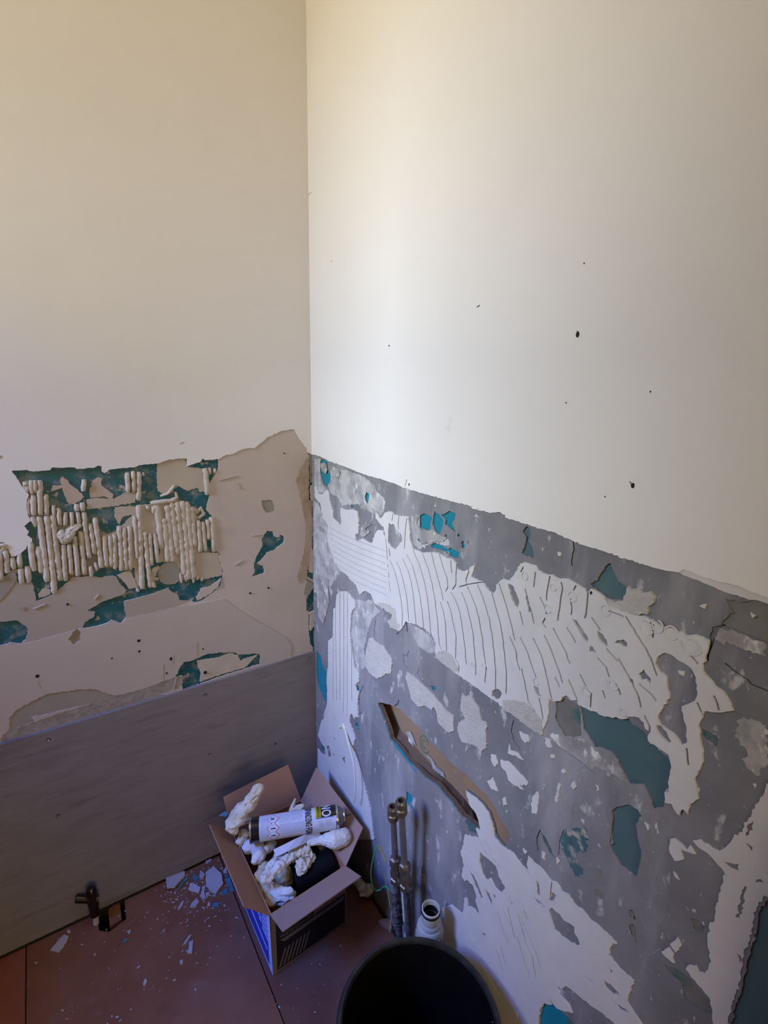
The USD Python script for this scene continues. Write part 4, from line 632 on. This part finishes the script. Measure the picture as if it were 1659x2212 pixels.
foam('foam_scrap', 'yellowish foam lump along the left inside of the box', 'N 540,1160 510,1250 560,1350 600,1450', [.180, .176, .168, .160], [.018, .018, .018, .016], FOAM_Y, 18, dx=.012)
foam('foam_scrap', 'fluffy white foam roll in front of the can nozzle', 'N 990,915 1080,895 1150,885 1220,885 1290,865 1310,800', [.226, .228, .232, .234, .235, .245], [.009, .011, .017, .026, .024, .007], FOAM_W, 19, amp=.002, freq=120.)
foam('foam_scrap', 'thin cream foam spike sticking up behind the can', 'N 862,525 845,580 830,620 900,600 930,580', [.265, .25, .24, .245, .25], [.004, .007, .010, .010, .006], FOAM, 20, amp=.003)
foam('foam_scrap', 'yellowish foam lump filling the bottom of the box', 'N 640,1200 760,1230 700,1300', [.13, .13, .12], [.03, .03, .03], FOAM_Y, 21)
foam('foam_scrap', 'beige foam scrap on the floor between box and pipes', 'e 990,500 1060,560 1100,640 1170,620 1190,570', [.05, .045, .03, .026, .035], [.012, .014, .016, .017, .010], FOAM, 22)
ps = survey('N 665,975 760,930 860,880 960,835 1078,822'); v, f = [], []
for i, (x, y) in enumerate(ps):
    p = at(x, y, 2, .236 + (.006, .012, .016, .014, .006)[i]); q = at(x+6+i, y+15, 2, .228 + .01*math.sin(i))
    v += [p, q, p+[0, 0, -.0015], q+[0, 0, -.0015]]
for i in range(len(ps)-1):
    a, b = 4*i, 4*i+4; f += [[a, a+1, b], [b, a+1, b+1], [a+2, b+2, a+3], [b+2, b+3, a+3], [a, b, a+2], [b, b+2, a+2], [a+1, a+3, b+1], [b+1, a+3, b+3]]
f += [[0, 2, 1], [1, 2, 3], [4*len(ps)-4, 4*len(ps)-3, 4*len(ps)-2], [4*len(ps)-3, 4*len(ps)-1, 4*len(ps)-2]]
obj('paper_strip', (np.array(v), np.array(f)), CANLAB, label='curved pale paper strip lying between can and foam', cat='paper strip')
ta, tb = at(*survey('N 860,1265')[0], 2, .150), at(*survey('N 1250,1050')[0], 2, .172)
td = (tb-ta)/np.linalg.norm(tb-ta); tl = min(np.linalg.norm(tb-ta), (-.119-ta[0])/td[0])
BT = thing('black_tube', 'black plastic tube lying along the front of the cardboard box', 'tube')
obj('tube_body', lathe([(.026, .006), (.031, .006), (.033, 0), (.037, 0), (.037, tl), (.033, tl), (0, tl)], ta, td, 32), BUCKET, BT, smooth=40)
obj('tube_inside', lathe([(.0315, .004), (.0315, .05), (0, .05)], ta, td, 24), RUBBER, BT, smooth=40)
bb_ = at(*survey('N 1150,990')[0], 2, .11)
bt = trimesh.creation.box((.085, .06, .09)); bt.apply_translation([-.166, bb_[1]+.02, .085]); obj('black_carton', arr(bt), BUCKET, label='black plastic block deep in the box behind the tube', cat='plastic block')
fk = [at(x, y, 2, .268) for x, y in survey('N 178,668 230,632 252,640 245,682')]
obj('paint_flake', quad_slab(fk, .0015), SHARD_T, label='teal paint flake on the left flap beside the large foam lump', cat='paint flake')

# ------------------------------------------------------------------ supply pipes
def supply(name, label, top, bot, valve_px, seed):
    P = thing(name, label, 'pipe'); top, bot = np.array(top), np.array(bot); d = (top-bot); L = np.linalg.norm(d); d /= L
    vt = bot + d*(L*valve_px)
    obj('pipe_body', tube([vt + d*.035, top - d*.02], .0075, 18), COPPER, P, smooth=40)
    obj('top_nut', lathe([(.0075, -.040), (.0120, -.039), (.0135, -.033), (.0135, -.023), (.0112, -.020), (.0130, -.017), (.0130, -.004), (.0110, 0), (.0070, 0), (.0065, -.016), (0, -.016)], top, d, 24), BRASS, P, smooth=25)
    obj('compression_nut', lathe([(.0078, .050), (.0135, .047), (.0150, .040), (.0150, .026), (.0105, .024), (.0105, .018)], vt, d, 6), BRASS, P)
    obj('compression_nut', lathe([(.0105, -.012), (.0150, -.015), (.0150, -.030), (.0115, -.034), (.0078, -.036)], vt, d, 6), BRASS, P)
    vb = obj('valve_body', lathe([(.0105, .024), (.0120, .012), (.0140, .006), (.0140, -.004), (.0115, -.009), (.0105, -.014)], vt, d, 16), BRASS, P, smooth=25)
    w = trimesh.creation.box((.006, .030, .010)); w.apply_translation(vt + np.array([-.006, -.016, -.004])); obj('valve_lever', arr(w), BRASS, vb)
    obj('lower_pipe', tube([bot, vt - d*.028], .0086, 16), OLDPIPE, P, smooth=40)
    return P, vt, d, bot
t1, t2 = at(866, 1729, 0, -.072), at(848, 1742, 0, -.072)
b1 = at(882, 2010, 0, -.046); b2 = at(862, 2010, 0, -.044)
dn = lambda t, b: b + (b-t)*((b[2]-.001)/(t[2]-b[2]))
b1, b2 = dn(t1, b1), dn(t2, b2)
P1, v1, d1, bb1 = supply('supply_pipe', 'nearer water pipe stub with brass nut and white paint streak, by the white waste pipe', t1, b1, .585, 1)
P2, v2, d2, bb2 = supply('supply_pipe', 'farther and shorter water pipe stub with the earth wire beside it', t2, b2, .600, 2)
obj('paint_streak', tube([v1 - d1*.04 + [-.006, 0.004, 0], v1 - d1*.13 + [-.006, .004, 0]], [.0035, .0045], 10), WHITEDRIP, P1, smooth=True)
obj('paint_streak', tube([v1 - d1*.17 + [-.006, .003, 0], v1 - d1*.26 + [-.007, .006, 0]], [.003, .006], 10), WHITEDRIP, P1, smooth=True)
obj('plaster_blob', lump([(v2 - d2*.06 + [-.004, .004, 0], .012), (v2 - d2*.12 + [-.004, 0, 0], .014), (v2 - d2*.17 + [-.004, -.003, 0], .012)], 31, .005, .005, 90.), OLDPIPE, P2, smooth=True)
EW = thing('earth_wire', 'green and yellow earth wire looping off the water pipes', 'wire')
wp = [at(x, y, 0, d_) for (x, y), d_ in zip(survey('b 430,655 370,500 290,355 225,500 170,800 190,1010 245,1125 310,1130 385,1072 450,1090 580,1215'), [-.055, -.06, -.07, -.08, -.085, -.08, -.07, -.062, -.06, -.058, -.052])]
obj('yellow_length', tube(spline(wp[:3], 8), .0017, 8), WIRE_Y, EW, smooth=True)
obj('green_length', tube(spline(wp[2:], 8), .0018, 8), WIRE_G, EW, smooth=True)
wp = [at(x, y, 0, d_) for (x, y), d_ in zip(survey('b 400,840 430,1040 455,1170 490,1350 520,1520 505,1700 485,1850'), [-.045, -.045, -.045, -.045, -.045, -.05, -.055])]
obj('thin_length', tube(spline(wp, 6), .0012, 6), WIRE_Y, EW, smooth=True)

# ------------------------------------------------------------------ waste pipe
WP = thing('waste_pipe', 'white plastic waste pipe socket standing between bucket and wall', 'waste pipe')
wt_, wx = at(931, 1962, 0, -.058), None
wb_ = np.array([wt_[0]+.006, wt_[1]+.004, .0]); wd = (wt_-wb_); wl = np.linalg.norm(wd); wd /= wl
obj('pipe_body', lathe([(.018, 0), (.018, wl-.02)], wb_, wd, 32), PVC, WP, smooth=40)
sk = obj('socket', lathe([(.018, wl-.125), (.0275, wl-.120), (.0300, wl-.114), (.0305, wl-.060), (.0295, wl-.052), (.0265, wl-.047), (.0240, wl-.046), (.0235, wl-.038), (.0205, wl-.034), (.0205, wl-.012)], wb_, wd, 32), PVC, WP, smooth=35)
for k in range(10):
    a = k*2*math.pi/10; ex = np.cross(wd, [0, 1, 0]); ex /= np.linalg.norm(ex); ey = np.cross(wd, ex)
    c = wb_ + wd*(wl-.086) + .0308*(math.cos(a)*ex+math.sin(a)*ey); obj('grip_rib', tube([c - wd*.020, c + wd*.020], .0016, 6), PVC, sk, smooth=True)
obj('rubber_ring', lathe([(.0205, wl-.012), (.0218, wl-.010), (.0218, wl-.005), (.0205, wl-.004)], wb_, wd, 32), RUBBER, WP, smooth=40)
obj('socket_mouth', lathe([(.0205, wl-.005), (.0208, wl), (.0188, wl+.001), (.0172, wl-.002), (.0165, wl-.03)], wb_, wd, 32), PVC, WP, smooth=40)
obj('mouth_inside', lathe([(.0166, wl-.012), (.0166, wl-.08), (0, wl-.08)], wb_, wd, 24), RUBBER, WP, smooth=40)

# ------------------------------------------------------------------ bucket
BC = np.array([-.203, -.853, 0.0])
BK = thing('black_bucket', 'large black plastic builder bucket at the foot of the right wall', 'bucket', loc=BC)
Z0 = np.zeros(3)
obj('bucket_body', lathe([(0, .002), (.115, .002), (.118, .006), (.147, .325), (.144, .325), (.1155, .010), (0, .008)], Z0, (0, 0, 1), 72), BUCKET, BK, smooth=40)
br = obj('bucket_rim', lathe([(.146, .312), (.152, .314), (.1545, .320), (.1545, .328), (.151, .333), (.146, .333), (.143, .328), (.1435, .322)], Z0, (0, 0, 1), 72), DUSTRIM, BK, smooth=50)
hp = [np.array([.150*math.cos(t), .150*math.sin(t)*1.0, .318-.12*math.sin((t+2.2)/1.9*math.pi)*0 - .02]) for t in np.linspace(-.30, -.02, 6)]
hw = at(1065, 2200, 2, .30)-BC
obj('wire_handle', tube(spline([[.118, -.09, .32], [.122, -.085, .300], [.120, -.080, .27], [.123, -.074, .295], [.121, -.070, .322]], 6), .0016, 8), STEEL, BK, smooth=True)
ob = obj('rim_splash', lump([(np.array([-.134, .066, .333]), .0035), (np.array([-.130, .074, .333]), .0022)], 41, .003, .0006, 200.), SHARD, br, smooth=True)

# ------------------------------------------------------------------ white cable out of the wall
CB = thing('white_cable', 'white cable coming out of the right wall above the box', 'cable')
cpt = [at(x, y, 0, d_) for (x, y), d_ in zip(survey('a 410,560 460,760 500,900 540,1080 562,1250 572,1450 565,1600 550,1730'), [-.008, -.016, -.022, -.027, -.03, -.032, -.032, -.03])]
obj('cable_sheath', tube(spline(cpt, 6), .0021, 10), CABLE_W, CB, smooth=True)
obj('filler_blob', lump([(at(*survey('a 330,520')[0], 0, -.006), .0055), (at(*survey('a 380,490')[0], 0, -.007), .006), (at(*survey('a 410,560')[0], 0, -.009), .0045), (at(*survey('a 470,790')[0], 0, -.016), .0036), (at(*survey('a 495,890')[0], 0, -.021), .0026)], 51, .003, .0015, 160.), FOAM_W, CB, smooth=True)

# ------------------------------------------------------------------ tap fitting at the left wall
TP = thing('tap_fitting', 'chrome pipe elbow coloured dark for the shade there, rising from the floor against the backer board', 'pipe fitting')
b_ = at(208, 1994, 2, .0); b_[1] = min(b_[1], -.03); tx, ty = b_[0], b_[1]
obj('riser', tube([[tx, ty, 0], [tx, ty, .05]], .0075, 16), PVC, TP, smooth=40)
obj('elbow_body', lathe([(.008, .030), (.0125, .032), (.0132, .044), (.0115, .052), (.0135, .062), (.0138, .080), (.0110, .088), (.0125, .094), (.0138, .108), (.0120, .122), (.006, .128), (0, .128)], np.array([tx, ty, 0]), (0, 0, 1), 24), SHADED_CHROME, TP, smooth=40)
sp = at(163, 1942, 1, -.022)
obj('side_outlet', lathe([(.0, 0), (.0075, 0), (.0095, .001), (.0105, .004), (.0105, .045), (.0125, .048), (.0125, .056)], np.array(sp), np.array([tx, ty+.004, .082])-sp, 20), SHADED_CHROME, TP, smooth=40)

# ------------------------------------------------------------------ plaster chips on the floor
def chip(name, s, m, label, group=None, th=.004, tilt=0.0, seed=0):
    g = poly(floor_uv(s), .0006, .004, seed); c = g.centroid
    mesh = extr(affinity.translate(g, -c.x, -c.y), 0.0, th, min(.0006, th*.2)); v, f = mesh
    r = np.random.default_rng(seed); dirn = r.uniform(0, 6.28)
    v = v + np.stack([0*v[:, 0], 0*v[:, 0], tilt*(v[:, 0]*math.cos(dirn)+v[:, 1]*math.sin(dirn)+.02)*(tilt > 0)], 1)
    v[:, 2] -= v[:, 2].min()
    o = obj(name, (v, f), m, label=label, cat='plaster chip' if 'flake' not in name else 'paint flake', group=group)
    UsdGeom.Xformable(o).AddTranslateOp().Set(Gf.Vec3d(c.x, c.y, .0003 if th < .0055 else .0008))
chip('plaster_chip', 'P 195,760 480,660 585,710 580,780 400,1010 260,1030 235,870', SHARD, 'large pale angular plaster chip lying nearest the backer board', tilt=.12, seed=1, th=.006)
chip('plaster_chip', 'P 955,760 1090,660 1240,770 1265,930 1200,1010 1130,1110 1040,1060 955,980', SHARD, 'large rounded pale plaster chip with a crack beside the box flap', tilt=.12, seed=2, th=.006)
chip('plaster_chip', 'P 660,920 720,900 860,980 830,1085 640,1030', SHARD, 'medium pale plaster chip between the two largest chips', seed=3)
chip('plaster_chip', 'P 890,960 945,960 930,1060 955,1180 900,1205 855,1150', SHARD, 'narrow upright pale chip touching the rounded large chip', seed=4)
chip('plaster_chip', 'P 945,1070 1030,1080 980,1150 950,1120', SHARD, 'small triangular chip below the rounded large chip', seed=5)
chip('paint_flake', 'P 730,720 830,800 780,880 710,830', SHARD_T, 'teal paint flake between the two largest plaster chips', seed=6, th=.002)
chip('plaster_chip', 'P 850,670 940,740 900,840 830,790', SHARD, 'crumbled pale chip just behind the rounded large chip', seed=7)
chip('plaster_chip', 'P 620,500 740,450 770,490 650,550', SHARD, 'oblong pale chip touching the foot of the backer board', seed=8)
chip('plaster_chip', 'P 1260,690 1310,600 1340,720 1270,720', SHARD, 'pale chip tucked under the left box flap', seed=9)
chip('paint_flake', 'P 1280,745 1350,745 1360,785 1305,800', SHARD_T, 'dark teal flake under the left box flap', seed=10, th=.002)
chip('plaster_chip', 'P 1290,830 1390,800 1420,900 1460,1040 1400,1060 1340,910', SHARD_T, 'blue-grey painted chip leaning by the box side', seed=11)
chip('paint_flake', 'P 1230,1050 1330,990 1340,1080 1250,1110', SHARD_T, 'bright teal flake at the corner of the rounded large chip', seed=12, th=.002)
chip('plaster_chip', 'P 450,1360 500,1270 560,1210 540,1290 470,1390', SHARD, 'thin pale sliver in front of the large angular chip', seed=14)
chip('plaster_chip', 'P 700,1250 790,1190 830,1240 760,1330 660,1340', SHARD, 'kite-shaped pale chip in front of the medium chip', seed=15)
chip('plaster_chip', 'P 1000,1230 1030,1260 1030,1300 980,1310', SHARD, 'tiny wedge chip in front of the narrow upright chip', seed=16)
chip('paint_flake', 'P 1070,1260 1190,1240 1180,1310 1080,1340', SHARD_T, 'teal flake with pale edge in front of the rounded large chip', seed=17, th=.002)
chip('plaster_chip', 'P 940,510 1040,460 1060,490 970,540', SHARD, 'small flat chip by the wall behind the rounded large chip', seed=18)
chip('paint_flake', 'P 480,620 540,590 600,630 565,690', SHARD_T, 'grey-teal flake against the backer board above the large angular chip', seed=19, th=.002)
chip('plaster_chip', 'P 590,800 645,815 540,920 480,1005 445,1000', SHARD_T, 'dark teal-edged sliver beside the large angular chip', seed=30)
chip('plaster_chip', 'O 375,880 480,760 515,770 500,810 440,895', SHARD, 'long pale wedge chip left of the tap fitting', seed=20)
chip('plaster_chip', 'O 1360,840 1410,770 1440,755 1390,830', SHARD, 'curved pale sliver on the open floor, one of a crossed pair', seed=22)
chip('plaster_chip', 'O 1413,815 1445,800 1435,905 1400,900', SHARD, 'straight pale bar chip on the open floor below the curved sliver', seed=23)
chip('paint_flake', 'O 905,815 940,785 960,790 930,820', SHARD_T, 'small teal flake in front of the sawn floor piece', seed=27, th=.002)
chip('plaster_chip', 'O 945,735 980,730 970,760', SHARD, 'pink-white crumb chip beside the sawn floor piece', seed=26)
CRUMBS = ['pale plaster crumb at the tip of the long wedge chip', 'pale plaster crumb below the pair of sliver chips', 'almond-shaped pale crumb alone on the open floor', 'pale crumb on the floor near the left board seam of the box', 'pale crumb near the redder floor board', 'pale crumb stuck to the edge of the sawn floor piece', 'pale crumb in front of the almond-shaped crumb', 'pale crumb at the front edge of the chip heap', 'pale crumb behind the crumbled chip', 'pale crumb between the wall and the rounded large chip']
for i, s in enumerate(['O 498,745 512,718 530,735 515,755', 'O 1340,960 1365,945 1368,975 1350,990', 'O 1065,1130 1085,1085 1100,1110 1080,1148', 'O 1450,1170 1470,1155 1465,1182', 'O 250,962 280,965 268,980', 'O 790,720 800,715 795,735', 'O 1240,1085 1250,1072 1245,1095', 'P 1265,1290 1310,1285 1300,1320 1270,1320', 'P 780,570 820,530 800,570', 'P 1070,600 1110,575 1100,600']):
    chip('plaster_crumb', s, SHARD, CRUMBS[i], 'small plaster crumbs on the floor', seed=40+i, th=.003)
off = floor_uv('e 1320,1170 1370,1135 1460,1118 1545,1150 1570,1290 1540,1320 1440,1260 1340,1200')
g = Polygon(off); o = obj('board_offcut', extr(affinity.scale(g, 1, 1), .0005, .010, .0012), KRAFT_PALE, label='pinkish rounded board offcut at the foot of the water pipes', cat='offcut')
# dust and grit: uncountable
gv = []
for i in range(420):
    if i < 230: x, y = rng.gauss(-.43, .06), rng.gauss(-.10, .055)
    elif i < 330: x, y = rng.uniform(-.8, -.36), rng.uniform(-.34, -.03)
    else: x, y = rng.uniform(-.36, -.12), rng.uniform(-.95, -.43)
    if y > -.015 or (x > -.35 and y > -.44): continue
    if math.hypot(x-BC[0], y-BC[1]) < .135: continue
    s = rng.choice([.0012, .0016, .002, .0028]); t = trimesh.creation.icosphere(0, s); t.apply_scale([rng.uniform(.6, 2.2), rng.uniform(.5, 1), .5]); t.apply_transform(trimesh.transformations.rotation_matrix(rng.uniform(0, 6), [0, 0, 1])); t.apply_translation([x, y, s*.35]); gv.append(arr(t))
obj('plaster_grit', join(gv), SHARD, label='fine plaster grit sprinkled over the floor', cat='plaster grit', kind='stuff')
